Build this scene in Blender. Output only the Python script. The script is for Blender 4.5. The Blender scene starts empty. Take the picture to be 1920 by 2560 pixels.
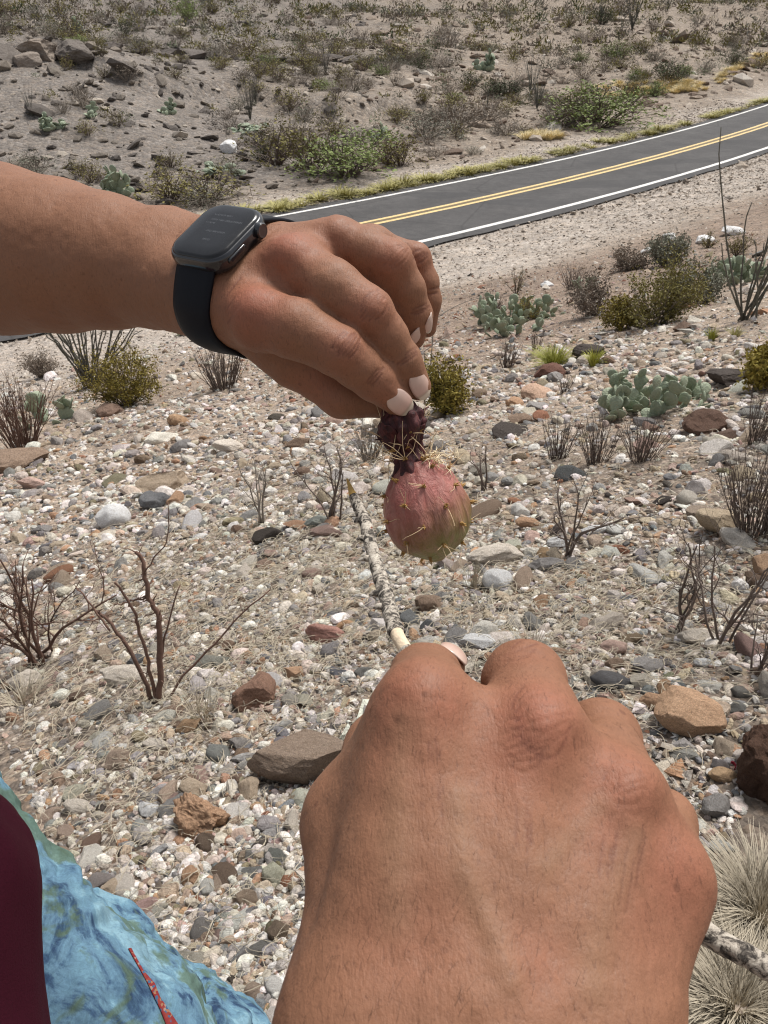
import bpy, math, random
import numpy as np
from mathutils import Matrix, Vector

rng = np.random.default_rng(7)
random.seed(7)
scene = bpy.context.scene
COL = scene.collection

# ------------------------------------------------------------------ camera
FPX = 1930.0                      # focal length in photograph pixels (1920 x 2560)
PITCH = math.radians(34.0)
CAM = Vector((0.0, 0.0, 1.5))
cam_d = bpy.data.cameras.new('camera')
cam_d.sensor_fit = 'VERTICAL'
cam_d.sensor_height = 36.0
cam_d.lens = 36.0 * FPX / 2560.0
cam_d.clip_start = 0.01
cam_d.clip_end = 3000.0
cam = bpy.data.objects.new('camera', cam_d)
COL.objects.link(cam)
cam.location = CAM
cam.rotation_euler = (math.pi / 2 - PITCH, 0, 0)
scene.camera = cam
cam_d.dof.use_dof = True
cam_d.dof.focus_distance = 0.40
cam_d.dof.aperture_fstop = (cam_d.lens / 1000.0) / 0.0004   # aperture about 0.4 mm

# ------------------------------------------------------------------ light
SUN_EL, SUN_AZ = math.radians(62.0), math.radians(38.0)     # azimuth from +Y towards +X
world = bpy.data.worlds.new('World')
scene.world = world
world.use_nodes = True
wn = world.node_tree
for n in list(wn.nodes):
    wn.nodes.remove(n)
wo = wn.nodes.new('ShaderNodeOutputWorld')
bg = wn.nodes.new('ShaderNodeBackground')
sky = wn.nodes.new('ShaderNodeTexSky')
sky.sky_type = 'NISHITA'
sky.sun_disc = False
sky.sun_elevation = SUN_EL
sky.sun_rotation = SUN_AZ
sky.air_density = 1.0
sky.dust_density = 3.0
sky.ozone_density = 1.0
hs = wn.nodes.new('ShaderNodeHueSaturation')
hs.inputs['Saturation'].default_value = 0.30                # thin high cloud: a pale sky
wn.links.new(sky.outputs[0], hs.inputs['Color'])
wn.links.new(hs.outputs[0], bg.inputs['Color'])
bg.inputs['Strength'].default_value = 0.085
wn.links.new(bg.outputs[0], wo.inputs[0])
sun_d = bpy.data.lights.new('sun', 'SUN')
sun_d.energy = 2.6
sun_d.angle = math.radians(20.0)
sun_d.color = (1.0, 0.965, 0.91)
sun = bpy.data.objects.new('sun', sun_d)
COL.objects.link(sun)
sdir = Vector((math.sin(SUN_AZ) * math.cos(SUN_EL), math.cos(SUN_AZ) * math.cos(SUN_EL), math.sin(SUN_EL)))
sun.rotation_euler = sdir.to_track_quat('Z', 'Y').to_euler()
sun.location = (5, 5, 30)
scene.cycles.filter_width = 1.1
scene.view_settings.view_transform = 'Standard'
scene.view_settings.look = 'None'
scene.view_settings.exposure = 0.62
scene.view_settings.gamma = 1.0
scene.view_settings.use_curve_mapping = False

# ------------------------------------------------------------------ helpers
CP, SP = math.cos(PITCH), math.sin(PITCH)
MCAM = Matrix.Translation(CAM) @ Matrix.Rotation(math.pi / 2 - PITCH, 4, 'X')
MC = np.array(MCAM)

def cp(px, py, d):
    """point seen at photograph pixel (px, py) at depth d, in camera axes (x right, y up, z back)"""
    return np.array([(px - 960.0) / FPX * d, -(py - 1280.0) / FPX * d, -d])

def c2w(P):
    P = np.asarray(P, float)
    return P @ MC[:3, :3].T + MC[:3, 3]

def project(W):
    W = np.asarray(W, float)
    L = (W - MC[:3, 3]) @ MC[:3, :3]
    d = -L[..., 2]
    return 960 + FPX * L[..., 0] / d, 1280 - FPX * L[..., 1] / d, d

def ray(px, py):
    v = c2w(cp(px, py, 1.0)) - np.array(CAM)
    return v / np.linalg.norm(v)

def _hash(ix, iy, iz):
    h = (ix.astype(np.int64) * 374761393 + iy.astype(np.int64) * 668265263 + iz.astype(np.int64) * 2147483647) & 0xFFFFFFFF
    h = ((h ^ (h >> 13)) * 1274126177) & 0xFFFFFFFF
    h = ((h ^ (h >> 16)) * 2246822519) & 0xFFFFFFFF
    return ((h ^ (h >> 15)) & 0xFFFFFF) / float(0xFFFFFF)

def vnoise(P):
    P = np.asarray(P, float)
    i = np.floor(P).astype(np.int64)
    f = P - i
    f = f * f * (3 - 2 * f)
    r = 0
    for dx in (0, 1):
        wx = f[..., 0] if dx else 1 - f[..., 0]
        for dy in (0, 1):
            wy = f[..., 1] if dy else 1 - f[..., 1]
            for dz in (0, 1):
                wz = f[..., 2] if dz else 1 - f[..., 2]
                r = r + wx * wy * wz * _hash(i[..., 0] + dx, i[..., 1] + dy, i[..., 2] + dz)
    return r * 2 - 1

def fbm(P, oct=3, gain=0.5):
    a, s, r = 1.0, 1.0, 0
    for k in range(oct):
        r = r + a * vnoise(np.asarray(P) * s + 17.3 * k)
        a *= gain; s *= 2.03
    return r

def n2(x, y, sc, oct=3):
    x = np.asarray(x, float); y = np.asarray(y, float)
    return fbm(np.stack([x * sc, y * sc, np.zeros_like(x) + 3.7], -1), oct)

def smooth(a, b, x):
    t = np.clip((np.asarray(x, float) - a) / (b - a), 0, 1)
    return t * t * (3 - 2 * t)

def mesh_np(name, V, polys, smooth_shade=True, col=None, cname='Col', mat_idx=None):
    """V (n,3); polys list of (m,k) int arrays"""
    V = np.asarray(V, np.float32)
    polys = [np.asarray(p, np.int32) for p in polys if len(p)]
    me = bpy.data.meshes.new(name)
    me.vertices.add(len(V))
    me.vertices.foreach_set('co', V.ravel())
    loops = np.concatenate([p.ravel() for p in polys])
    tot = np.concatenate([np.full(len(p), p.shape[1], np.int32) for p in polys])
    st = np.concatenate([[0], np.cumsum(tot)[:-1]]).astype(np.int32)
    me.loops.add(len(loops))
    me.loops.foreach_set('vertex_index', loops)
    me.polygons.add(len(tot))
    me.polygons.foreach_set('loop_start', st)
    me.polygons.foreach_set('loop_total', tot)
    me.polygons.foreach_set('use_smooth', np.full(len(tot), bool(smooth_shade)))
    if mat_idx is not None:
        me.polygons.foreach_set('material_index', np.asarray(mat_idx, np.int32))
    if col is not None:
        a = me.color_attributes.new(cname, 'FLOAT_COLOR', 'POINT')
        c = np.ones((len(V), 4), np.float32)
        c[:, :3] = col
        a.data.foreach_set('color', c.ravel())
    me.update(calc_edges=True)
    me.validate()
    return me

def put(name, me, mat=None, parent=None, loc=None, mw=None, label=None, cat=None, group=None, kind=None):
    o = bpy.data.objects.new(name, me)
    COL.objects.link(o)
    if mat is not None and me is not None and len(me.materials) == 0:
        for m in (mat if isinstance(mat, (list, tuple)) else [mat]):
            me.materials.append(m)
    if mw is not None:
        o.matrix_world = mw
    if loc is not None:
        o.location = loc
    if parent is not None:
        o.parent = parent
    if label: o['label'] = label
    if cat: o['category'] = cat
    if group: o['group'] = group
    if kind: o['kind'] = kind
    return o

def thing(name, label, cat, loc=(0, 0, 0), group=None, mw=None):
    o = put(name, None, label=label, cat=cat, group=group, mw=mw)
    if mw is None:
        o.location = loc
    o.empty_display_size = 0.05
    return o

class MB:
    """collects vertices and faces"""
    def __init__(self):
        self.V, self.P, self.C, self.n = [], {}, [], 0
    def add(self, V, polys, col=None):
        V = np.asarray(V, float)
        for p in polys:
            p = np.asarray(p, np.int32)
            if len(p):
                self.P.setdefault(p.shape[1], []).append(p + self.n)
        self.V.append(V)
        if col is not None:
            c = np.asarray(col, float)
            self.C.append(np.broadcast_to(c, (len(V), 3)) if c.ndim == 1 else c)
        self.n += len(V)
    def tube(self, pts, rad, sides=5, cap=True, col=None):
        V, Q, T = tube(pts, rad, sides, cap)
        self.add(V, [Q, T], col)
    def mesh(self, name, smooth_shade=True):
        V = np.concatenate(self.V)
        polys = [np.concatenate(v) for v in self.P.values()]
        col = np.concatenate(self.C) if self.C else None
        return mesh_np(name, V, polys, smooth_shade, col)

def tube(pts, rad, sides=5, cap=True):
    pts = np.asarray(pts, float)
    n = len(pts)
    rad = np.broadcast_to(np.asarray(rad, float), (n,))
    tg = np.gradient(pts, axis=0)
    tg /= np.linalg.norm(tg, axis=1)[:, None] + 1e-12
    ref = np.array([0.31, 0.17, 0.93]) if abs(tg[0] @ np.array([0.31, 0.17, 0.93])) < 0.9 else np.array([0.9, 0.3, -0.2])
    nv = np.zeros_like(pts)
    v = ref - tg[0] * (ref @ tg[0]); v /= np.linalg.norm(v)
    for i in range(n):
        v = v - tg[i] * (v @ tg[i]); v /= np.linalg.norm(v) + 1e-12
        nv[i] = v
    bv = np.cross(tg, nv)
    a = np.arange(sides) * 2 * np.pi / sides
    V = pts[:, None, :] + rad[:, None, None] * (np.cos(a)[None, :, None] * nv[:, None, :] + np.sin(a)[None, :, None] * bv[:, None, :])
    V = V.reshape(-1, 3)
    i = np.arange(n - 1)[:, None] * sides
    j = np.arange(sides)[None, :]
    j2 = (j + 1) % sides
    Q = np.stack([i + j, i + j2, i + sides + j2, i + sides + j], -1).reshape(-1, 4)
    T = np.zeros((0, 3), np.int32)
    if cap:
        V = np.vstack([V, pts[0], pts[-1]])
        a0, a1 = n * sides, n * sides + 1
        jj = np.arange(sides)
        T = np.concatenate([np.stack([np.full(sides, a0), (jj + 1) % sides, jj], -1),
                            np.stack([np.full(sides, a1), (n - 1) * sides + jj, (n - 1) * sides + (jj + 1) % sides], -1)])
    return V, Q, T

# ------------------------------------------------------------------ material helper
class NT:
    def __init__(self, name):
        self.m = bpy.data.materials.new(name)
        self.m.use_nodes = True
        self.t = self.m.node_tree
        self.b = self.t.nodes['Principled BSDF']
    def n(self, typ, **kw):
        nd = self.t.nodes.new('ShaderNode' + typ)
        for k, v in kw.items():
            if k.startswith('i_'):
                key = k[2:].replace('_', ' ')
                nd.inputs[key].default_value = v
            else:
                setattr(nd, k, v)
        return nd
    def l(self, a, b):
        self.t.links.new(a, b)
    def coord(self, kind='Object', scale=None, rot=None):
        c = self.n('TexCoord')
        o = c.outputs[kind]
        if scale is not None:
            mp = self.n('Mapping')
            mp.inputs['Scale'].default_value = scale
            if rot: mp.inputs['Rotation'].default_value = rot
            self.l(o, mp.inputs['Vector']); o = mp.outputs[0]
        return o
    def pos(self, scale=(1, 1, 1)):
        g = self.n('NewGeometry')
        mp = self.n('Mapping'); mp.inputs['Scale'].default_value = scale
        self.l(g.outputs['Position'], mp.inputs['Vector'])
        return mp.outputs[0]
    def noise(self, vec, scale, detail=4, rough=0.6, dist=0.0):
        nd = self.n('TexNoise', i_Scale=scale, i_Detail=detail, i_Roughness=rough, i_Distortion=dist)
        if vec is not None: self.l(vec, nd.inputs['Vector'])
        return nd.outputs['Fac']
    def voro(self, vec, scale, feature='F1', rnd=1.0):
        nd = self.n('TexVoronoi', feature=feature)
        nd.inputs['Scale'].default_value = scale
        nd.inputs['Randomness'].default_value = rnd
        if vec is not None: self.l(vec, nd.inputs['Vector'])
        return nd
    def ramp(self, fac, stops, interp='LINEAR'):
        r = self.n('ValToRGB')
        r.color_ramp.interpolation = interp
        e = r.color_ramp.elements
        while len(e) < len(stops): e.new(0.5)
        for el, (p, c) in zip(e, stops):
            el.position = p
            el.color = (c[0], c[1], c[2], 1) if not isinstance(c, (int, float)) else (c, c, c, 1)
        self.l(fac, r.inputs[0])
        return r.outputs[0]
    def mix(self, fac, a, b, mode='MIX'):
        nd = self.n('MixRGB', blend_type=mode)
        for s, v in ((nd.inputs[0], fac), (nd.inputs[1], a), (nd.inputs[2], b)):
            if isinstance(v, (int, float)): s.default_value = v
            elif isinstance(v, (tuple, list)): s.default_value = (v[0], v[1], v[2], 1)
            else: self.l(v, s)
        return nd.outputs[0]
    def math(self, op, a, b=0.0, c=None):
        nd = self.n('Math', operation=op)
        for s, v in zip(nd.inputs, (a, b, c)):
            if v is None: continue
            if isinstance(v, (int, float)): s.default_value = v
            else: self.l(v, s)
        return nd.outputs[0]
    def bump(self, height, strength=0.4, dist=0.01, prev=None):
        nd = self.n('Bump')
        nd.inputs['Strength'].default_value = strength
        nd.inputs['Distance'].default_value = dist
        self.l(height, nd.inputs['Height'])
        if prev is not None: self.l(prev, nd.inputs['Normal'])
        return nd.outputs[0]
    def out(self, color=None, rough=None, normal=None, spec=None):
        if color is not None:
            if isinstance(color, (tuple, list)): self.b.inputs['Base Color'].default_value = (*color[:3], 1)
            else: self.l(color, self.b.inputs['Base Color'])
        if rough is not None:
            if isinstance(rough, (int, float)): self.b.inputs['Roughness'].default_value = rough
            else: self.l(rough, self.b.inputs['Roughness'])
        if normal is not None: self.l(normal, self.b.inputs['Normal'])
        if spec is not None: self.b.inputs['Specular IOR Level'].default_value = spec
        return self.m

def simple(name, c, rough=0.8, var=0.25, scale=40.0, bump=0.0, spec=0.3):
    t = NT(name)
    v = t.coord('Object')
    n = t.noise(v, scale, 3)
    oi = t.n('ObjectInfo')
    k = t.math('MULTIPLY_ADD', n, var * 2, 1 - var)
    k2 = t.math('MULTIPLY_ADD', oi.outputs['Random'], 0.35, 0.82)
    f = t.math('MULTIPLY', k, k2)
    col = t.mix(1.0, c, f, 'MULTIPLY')
    nr = t.bump(n, bump, 0.002) if bump else None
    return t.out(col, rough, nr, spec)

UP = np.array([0, 0, 1.0])
def unit(v): return v / (np.linalg.norm(v) + 1e-12)

def wander(p, d, L, n, g, bend=0.2, grav=0.0):
    pts = [p]
    for k in range(n):
        d = unit(d + g.normal(size=3) * bend + np.array([0, 0, grav]))
        p = p + d * L / n
        pts.append(p)
    return np.array(pts), d

# ------------------------------------------------------------------ terrain
ROADZ = -8.0                                   # road level below the camera
RA = math.radians(37.0)
RT = np.array([math.cos(RA), math.sin(RA)])    # along the road
RN = np.array([-math.sin(RA), math.cos(RA)])   # across, away from the camera
_cu = np.array([-1.0, 0.4, 2.4, 3.65, 5.01, 7.47, 9.6]) * 8
_cv = np.array([3.40, 3.34, 3.37, 3.47, 3.64, 4.12, 4.68]) * 8
RPOLY = np.polyfit(_cu, _cv, 4)

def road_v(u):
    u = np.clip(u, -25, 85)
    return np.polyval(RPOLY, u)

def road_s(x, y):
    """distance to the road centre line, positive on the camera's side"""
    u = x * RT[0] + y * RT[1]
    v = x * RN[0] + y * RN[1]
    dv = (road_v(u + 0.5) - road_v(u - 0.5))
    return (road_v(u) - v) / np.sqrt(1 + dv * dv), u

def ground_rel(x, y):
    """height of the ground relative to the camera"""
    x = np.asarray(x, float); y = np.asarray(y, float)
    s, u = road_s(x, y)
    r = np.hypot(x, y)
    az = np.degrees(np.arctan2(x, np.maximum(y, 0.01)))
    sx = [-6, 5.6, 7.5, 10, 14, 18, 21.3, 24, 27, 30, 40, 80]
    sz = [-8, -8, -7.75, -7.1, -5.95, -4.65, -3.5, -2.45, -1.28, -0.6, 1.0, 4.0]
    near = np.interp(s, sx, sz)
    near = (near + np.interp(s + 0.6, sx, sz) + np.interp(s - 0.6, sx, sz)) / 3
    # beyond the road
    azc = np.clip(az, -40, 40)
    r0 = np.interp(azc, [-40, -20, -8, 0, 10, 22, 40], [30, 39, 46, 51, 62, 76, 100])
    rise = np.interp((r - r0) / (130 - r0 * 0.6), [0, 0.25, 0.55, 1.0, 2.0, 5.0], [0, 1.0, 2.9, 5.6, 12, 46])
    mound = 3.0 * np.exp(-((azc + 24) / 13.0) ** 2) * smooth(0, 1, (r - 38) / 28) * (1 - 0.85 * smooth(0, 1, (r - 70) / 30))
    ledge = 0.8 * smooth(-0.5, 0.5, r - 62 - 3 * np.sin(azc * 0.5) - 1.5 * n2(x, y, 0.08, 2)) * smooth(10, -2, azc) * (1 - smooth(0, 1, (r - 66) / 25))
    dune = 1.3 * n2(x, y, 0.055, 3) * smooth(0, 18, r - r0)
    far = -8 + np.maximum(rise, 0) + mound + ledge + dune * 0.8
    w = smooth(-5.6, -9.0, s)
    z = near * (1 - w) + np.maximum(far, -8) * w
    off = smooth(5.5, 9.0, np.abs(s))
    z = z + off * (0.10 * n2(x, y, 0.35, 2) * smooth(0.8, 5, r) + 0.03 * n2(x + 9, y, 1.6, 2) + 0.012 * n2(x, y + 5, 7.0, 2))
    z = z - 0.07 * (1 - smooth(4.5, 5.6, np.abs(s)))
    return z

def ground(x, y):
    return ground_rel(x, y) + CAM.z

def hit(px, py, tmax=400.0):
    d = ray(px, py)
    o = np.array(CAM)
    t = np.geomspace(0.3, tmax, 900)
    P = o + t[:, None] * d
    below = P[:, 2] < ground(P[:, 0], P[:, 1])
    k = int(np.argmax(below)) if below.any() else len(t) - 1
    a, b = t[max(k - 1, 0)], t[k]
    for _ in range(22):
        m = 0.5 * (a + b)
        q = o + m * d
        if q[2] < ground(q[0], q[1]): b = m
        else: a = m
    q = o + b * d
    return np.array([q[0], q[1], float(ground(q[0], q[1]))])

def depth_of(P):
    return float(project(np.asarray(P))[2])

# the ground sheet, fine where the camera looks and reaching the horizon
azs = np.concatenate([np.linspace(-180, -48, 60, endpoint=False), np.linspace(-48, 48, 300, endpoint=False), np.linspace(48, 180, 60, endpoint=False)])
rs = np.concatenate([[0.02, 0.12], np.geomspace(0.25, 160, 400), np.geomspace(175, 1600, 26)])
A, Rr = np.meshgrid(np.radians(azs), rs)
X, Y = Rr * np.sin(A), Rr * np.cos(A)
Z = ground(X, Y)
V = np.stack([X, Y, Z], -1).reshape(-1, 3)
na, nr = len(azs), len(rs)
ii, jj = np.meshgrid(np.arange(nr - 1), np.arange(na), indexing='ij')
j2 = (jj + 1) % na
Q = np.stack([ii * na + jj, (ii + 1) * na + jj, (ii + 1) * na + j2, ii * na + j2], -1).reshape(-1, 4)

# colour zones painted as the soil's own colour: pale shoulder, brown slope, grey hillside; near soil also holds painted gap shade
s_, u_ = road_s(X, Y)
nz = n2(X, Y, 0.25, 3)
pale = np.array([0.42, 0.378, 0.335]); soil = np.array([0.33, 0.275, 0.225]); brown = np.array([0.27, 0.215, 0.175]); greyh = np.array([0.232, 0.21, 0.19])
red = np.array([0.265, 0.235, 0.20])
w_sh = np.clip(1 - smooth(8.5, 12.5, s_ + 1.5 * nz), 0, 1) * (s_ > 0) + (s_ <= 0) * (1 - smooth(5.5, 8.5, -s_ + nz))
w_br = smooth(20.5, 17, s_ + 2 * nz) * smooth(10, 13, s_ + nz) * smooth(-6, 3, X)
c = soil[None, None] * (1 - w_br[..., None]) + brown * w_br[..., None]
wf = ((s_ < -6) * 1.0)[..., None]
azg = np.degrees(A)
lf = (smooth(6, -10, azg + 6 * nz) * smooth(36, 44, Rr))[..., None]
farc = (red * 0.5 + soil * 0.5) * (1 - lf) + greyh * lf
c = c * (1 - wf) + farc * wf
fines_shade = (np.array([0.175, 0.145, 0.12]) * smooth(7.0, 2.0, Rr)[..., None])  # near soil darkened: dark fines plus shade between pebbles put into the colour
c = np.where((Rr < 7.0)[..., None], c * (1 - 0.8 * smooth(7.0, 2.0, Rr)[..., None]) + 0.8 * fines_shade, c)
c = c * (1 - w_sh[..., None]) + pale * w_sh[..., None]
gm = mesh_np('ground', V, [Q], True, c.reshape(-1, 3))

def ground_material():
    t = NT('desert_soil')
    p = t.pos()
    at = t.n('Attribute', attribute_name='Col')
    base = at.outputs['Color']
    # small chips: two sizes of stones, each cell its own tone
    v1 = t.voro(p, 55.0); v2 = t.voro(p, 18.0); v3 = t.voro(p, 4.5)
    def tones(v, dark=0.55, light=1.7):
        sep = t.n('SeparateColor'); t.l(v.outputs['Color'], sep.inputs[0])
        return t.ramp(sep.outputs[0], [(0.0, (dark * 0.95, dark * 0.93, dark * 0.95)), (0.45, (0.9, 0.9, 0.9)), (0.75, (1.15, 1.05, 0.95)), (1.0, (light, light * 1.02, light * 1.05))])
    geo = t.n('NewGeometry')
    ln = t.n('VectorMath', operation='LENGTH'); t.l(geo.outputs['Position'], ln.inputs[0])
    wfar = t.n('MapRange'); wfar.inputs[1].default_value = 9.0; wfar.inputs[2].default_value = 40.0
    t.l(ln.outputs['Value'], wfar.inputs[0])
    n1 = t.noise(p, 1.3, 5, 0.65)
    n2_ = t.noise(p, 9.0, 5, 0.7)
    n3_ = t.noise(p, 120.0, 3, 0.7)
    n4_ = t.noise(p, 0.35, 6, 0.7)
    near_c = t.mix(0.7, base, tones(v1), 'MULTIPLY')
    near_c = t.mix(0.55, near_c, tones(v2), 'MULTIPLY')
    far_c = t.mix(0.55, base, tones(v3, 0.62, 1.45), 'MULTIPLY')
    far_c = t.mix(0.45, far_c, tones(v2, 0.6, 1.5), 'MULTIPLY')
    col = t.mix(wfar.outputs[0], near_c, far_c)
    col = t.mix(0.6, col, t.ramp(n1, [(0.3, 0.72), (0.7, 1.22)]), 'MULTIPLY')
    col = t.mix(0.5, col, t.ramp(n2_, [(0.3, 0.6), (0.7, 1.3)]), 'MULTIPLY')
    col = t.mix(0.5, col, t.ramp(n3_, [(0.3, 0.6), (0.7, 1.35)]), 'MULTIPLY')
    col = t.mix(0.4, col, t.ramp(n4_, [(0.35, (0.75, 0.72, 0.7)), (0.65, (1.2, 1.2, 1.2))]), 'MULTIPLY')
    b = t.bump(v1.outputs['Distance'], 0.7, -0.012)
    b = t.bump(v2.outputs['Distance'], 0.55, -0.03, b)
    b = t.bump(n2_, 0.5, 0.03, b)
    b = t.bump(t.math('MULTIPLY', v3.outputs['Distance'], wfar.outputs[0]), 0.55, -0.16, b)
    return t.out(col, 0.95, b, 0.1)
M_GROUND = ground_material()
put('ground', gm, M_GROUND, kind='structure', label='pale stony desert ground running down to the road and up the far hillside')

# ------------------------------------------------------------------ road
def asphalt():
    t = NT('asphalt')
    p = t.pos()
    g = t.coord('UV')
    n = t.noise(p, 3.0, 6, 0.7); n2_ = t.noise(p, 60, 2, 0.6); w = t.noise(t.pos((0.5, 0.5, 1)), 0.9, 5, 0.65)
    col = t.ramp(n, [(0.25, (0.055, 0.053, 0.054)), (0.75, (0.10, 0.095, 0.093))])
    col = t.mix(0.6, col, t.ramp(w, [(0.3, 0.7), (0.7, 1.25)]), 'MULTIPLY')
    # darker wheel tracks and stones showing through the worn binder
    sx = t.n('SeparateXYZ'); t.l(g, sx.inputs[0])
    wv = t.math('SINE', t.math('MULTIPLY', sx.outputs[0], 21.0), 0)
    col = t.mix(t.math('MULTIPLY_ADD', wv, 0.12, 0.14), col, (0.035, 0.034, 0.035))
    col = t.mix(t.ramp(n2_, [(0.58, 0.0), (0.75, 0.6)]), col, (0.22, 0.2, 0.18))
    wp = t.mix(0.25, t.pos((0.22, 0.22, 1.0)), t.n('TexNoise', i_Scale=1.5).outputs['Color'])
    ck = t.voro(wp, 1.0, 'DISTANCE_TO_EDGE')
    col = t.mix(t.ramp(ck.outputs['Distance'], [(0.0, 0.4), (0.010, 0.0)]), col, (0.018, 0.017, 0.017))
    pt = t.noise(t.pos((0.12, 0.3, 1)), 1.0, 2, 0.4)
    col = t.mix(t.ramp(pt, [(0.58, 0.0), (0.60, 0.35)]), col, (0.04, 0.04, 0.042))
    b = t.bump(n2_, 0.3, 0.01)
    return t.out(col, 0.85, b, 0.25)

def strip(name, o0, o1, z, mat, parent=None, u0=-26.0, u1=86.0, n=240, jitter=0.0, kind=None, label=None):
    u = np.linspace(u0, u1, n)
    v = road_v(u)
    c = u[:, None] * RT + v[:, None] * RN
    tg = np.gradient(c, axis=0); tg /= np.linalg.norm(tg, axis=1)[:, None]
    nn = np.stack([-tg[:, 1], tg[:, 0]], 1)
    k = max(2, int(abs(o1 - o0) / 1.2) + 1)
    offs = np.linspace(o0, o1, k)
    P = []
    for a, of in enumerate(offs):
        jo = jitter * vnoise(np.stack([u * 0.9, u * 0 + of, u * 0], -1)) if a in (0, k - 1) else 0
        q = c + nn * (of + jo)[:, None] if jitter and a in (0, k - 1) else c + nn * of
        P.append(np.column_stack([q, np.full(n, CAM.z + ROADZ + z)]))
    V = np.stack(P, 1).reshape(-1, 3)
    i, j = np.meshgrid(np.arange(n - 1), np.arange(k - 1), indexing='ij')
    Q = np.stack([i * k + j, (i + 1) * k + j, (i + 1) * k + j + 1, i * k + j + 1], -1).reshape(-1, 4)[:, ::-1]
    me = mesh_np(name, V, [Q], True)
    uv = me.uv_layers.new(name='UVMap')
    vi = np.zeros(len(me.loops), np.int32); me.loops.foreach_get('vertex_index', vi)
    un = np.tile((offs - o0) / (o1 - o0), n); vn = np.repeat(u / 10.0, k)
    uv.data.foreach_set('uv', np.stack([un[vi], vn[vi]], 1).astype(np.float32).ravel())
    return put(name, me, mat, parent, kind=kind, label=label)

def paint(name, c, wear):
    t = NT(name)
    p = t.pos()
    n = t.noise(p, 25, 5, 0.75); n2_ = t.noise(p, 1.6, 4, 0.6)
    f = t.math('MULTIPLY', t.ramp(n, [(0.52, 0.0), (0.64, 1.0)]), wear)
    col = t.mix(f, c, (0.12, 0.11, 0.1))
    col = t.mix(0.3, col, t.ramp(n2_, [(0.3, 0.7), (0.7, 1.1)]), 'MULTIPLY')
    return t.out(col, 0.7, None, 0.3)
M_WHITE = paint('white_road_paint', (0.74, 0.72, 0.69), 0.55)
M_YEL = paint('yellow_road_paint', (0.74, 0.54, 0.25), 0.7)
road = strip('road', -4.15, 4.15, 0.0, asphalt(), jitter=0.10, kind='structure', label='two lane asphalt road curving past below the slope')
strip('edge_line', -3.62, -3.36, 0.006, M_WHITE, road, jitter=0.02)
strip('edge_line', 3.38, 3.58, 0.006, M_WHITE, road, jitter=0.02)
strip('centre_line', -0.36, -0.15, 0.006, M_YEL, road, jitter=0.02)
strip('centre_line', 0.13, 0.34, 0.006, M_YEL, road, jitter=0.02)
strip('old_paint', -0.148, 0.128, 0.004, paint('faded_paint', (0.14, 0.105, 0.055), 0.6), road, jitter=0.0)
# ------------------------------------------------------------------ stones
def ico(sub):
    t = (1 + 5 ** 0.5) / 2
    v = [(-1, t, 0), (1, t, 0), (-1, -t, 0), (1, -t, 0), (0, -1, t), (0, 1, t), (0, -1, -t), (0, 1, -t), (t, 0, -1), (t, 0, 1), (-t, 0, -1), (-t, 0, 1)]
    v = [np.array(p) / np.linalg.norm(p) for p in v]
    f = [(0, 11, 5), (0, 5, 1), (0, 1, 7), (0, 7, 10), (0, 10, 11), (1, 5, 9), (5, 11, 4), (11, 10, 2), (10, 7, 6), (7, 1, 8),
         (3, 9, 4), (3, 4, 2), (3, 2, 6), (3, 6, 8), (3, 8, 9), (4, 9, 5), (2, 4, 11), (6, 2, 10), (8, 6, 7), (9, 8, 1)]
    for _ in range(sub):
        cache, nf = {}, []
        def mid(a, b):
            k = (min(a, b), max(a, b))
            if k not in cache:
                m = v[a] + v[b]; v.append(m / np.linalg.norm(m)); cache[k] = len(v) - 1
            return cache[k]
        for a, b, c in f:
            x, y, z = mid(a, b), mid(b, c), mid(c, a)
            nf += [(a, x, z), (b, y, x), (c, z, y), (x, y, z)]
        f = nf
    return np.array(v), np.array(f, np.int32)
ICO = {k: ico(k) for k in (0, 1, 2, 3, 4)}

def rock_shape(sub, seed, angular=0.5, rough=0.08, cuts=9):
    """unit stone: a ball cut by random planes, then roughened"""
    g = np.random.default_rng(seed)
    V, F = ICO[sub]
    V = V.copy()
    for _ in range(cuts):
        n = g.normal(size=3); n /= np.linalg.norm(n)
        d = g.uniform(0.93 - 0.52 * angular, 0.95 - 0.12 * angular) if angular < 0.9 else g.uniform(0.38, 0.72)
        ex = V @ n - d
        V = V - np.maximum(ex, 0)[:, None] * n * (0.6 + 0.4 * min(1, angular * 1.3))
    if sub >= 1:
        V = V * (1 + rough * fbm(V * 1.7 + seed, 3))[:, None]
    if sub >= 3:
        V = V * (1 + 0.5 * rough * (0.5 - np.abs(fbm(V * 5.0 + seed, 3))) )[:, None]
    V -= V.mean(0)
    V /= np.abs(V).max(0)
    return V, F

def rot_rand(g, n, tilt=1.0):
    """random rotations, tilt limits how far they leave flat"""
    a = g.uniform(0, 2 * np.pi, n); b = g.normal(0, 0.35 * tilt, n); c = g.normal(0, 0.35 * tilt, n)
    ca, sa, cb, sb, cc, sc = np.cos(a), np.sin(a), np.cos(b), np.sin(b), np.cos(c), np.sin(c)
    R = np.zeros((n, 3, 3))
    R[:, 0, 0] = ca * cb; R[:, 0, 1] = ca * sb * sc - sa * cc; R[:, 0, 2] = ca * sb * cc + sa * sc
    R[:, 1, 0] = sa * cb; R[:, 1, 1] = sa * sb * sc + ca * cc; R[:, 1, 2] = sa * sb * cc - ca * sc
    R[:, 2, 0] = -sb; R[:, 2, 1] = cb * sc; R[:, 2, 2] = cb * cc
    return R

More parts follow.
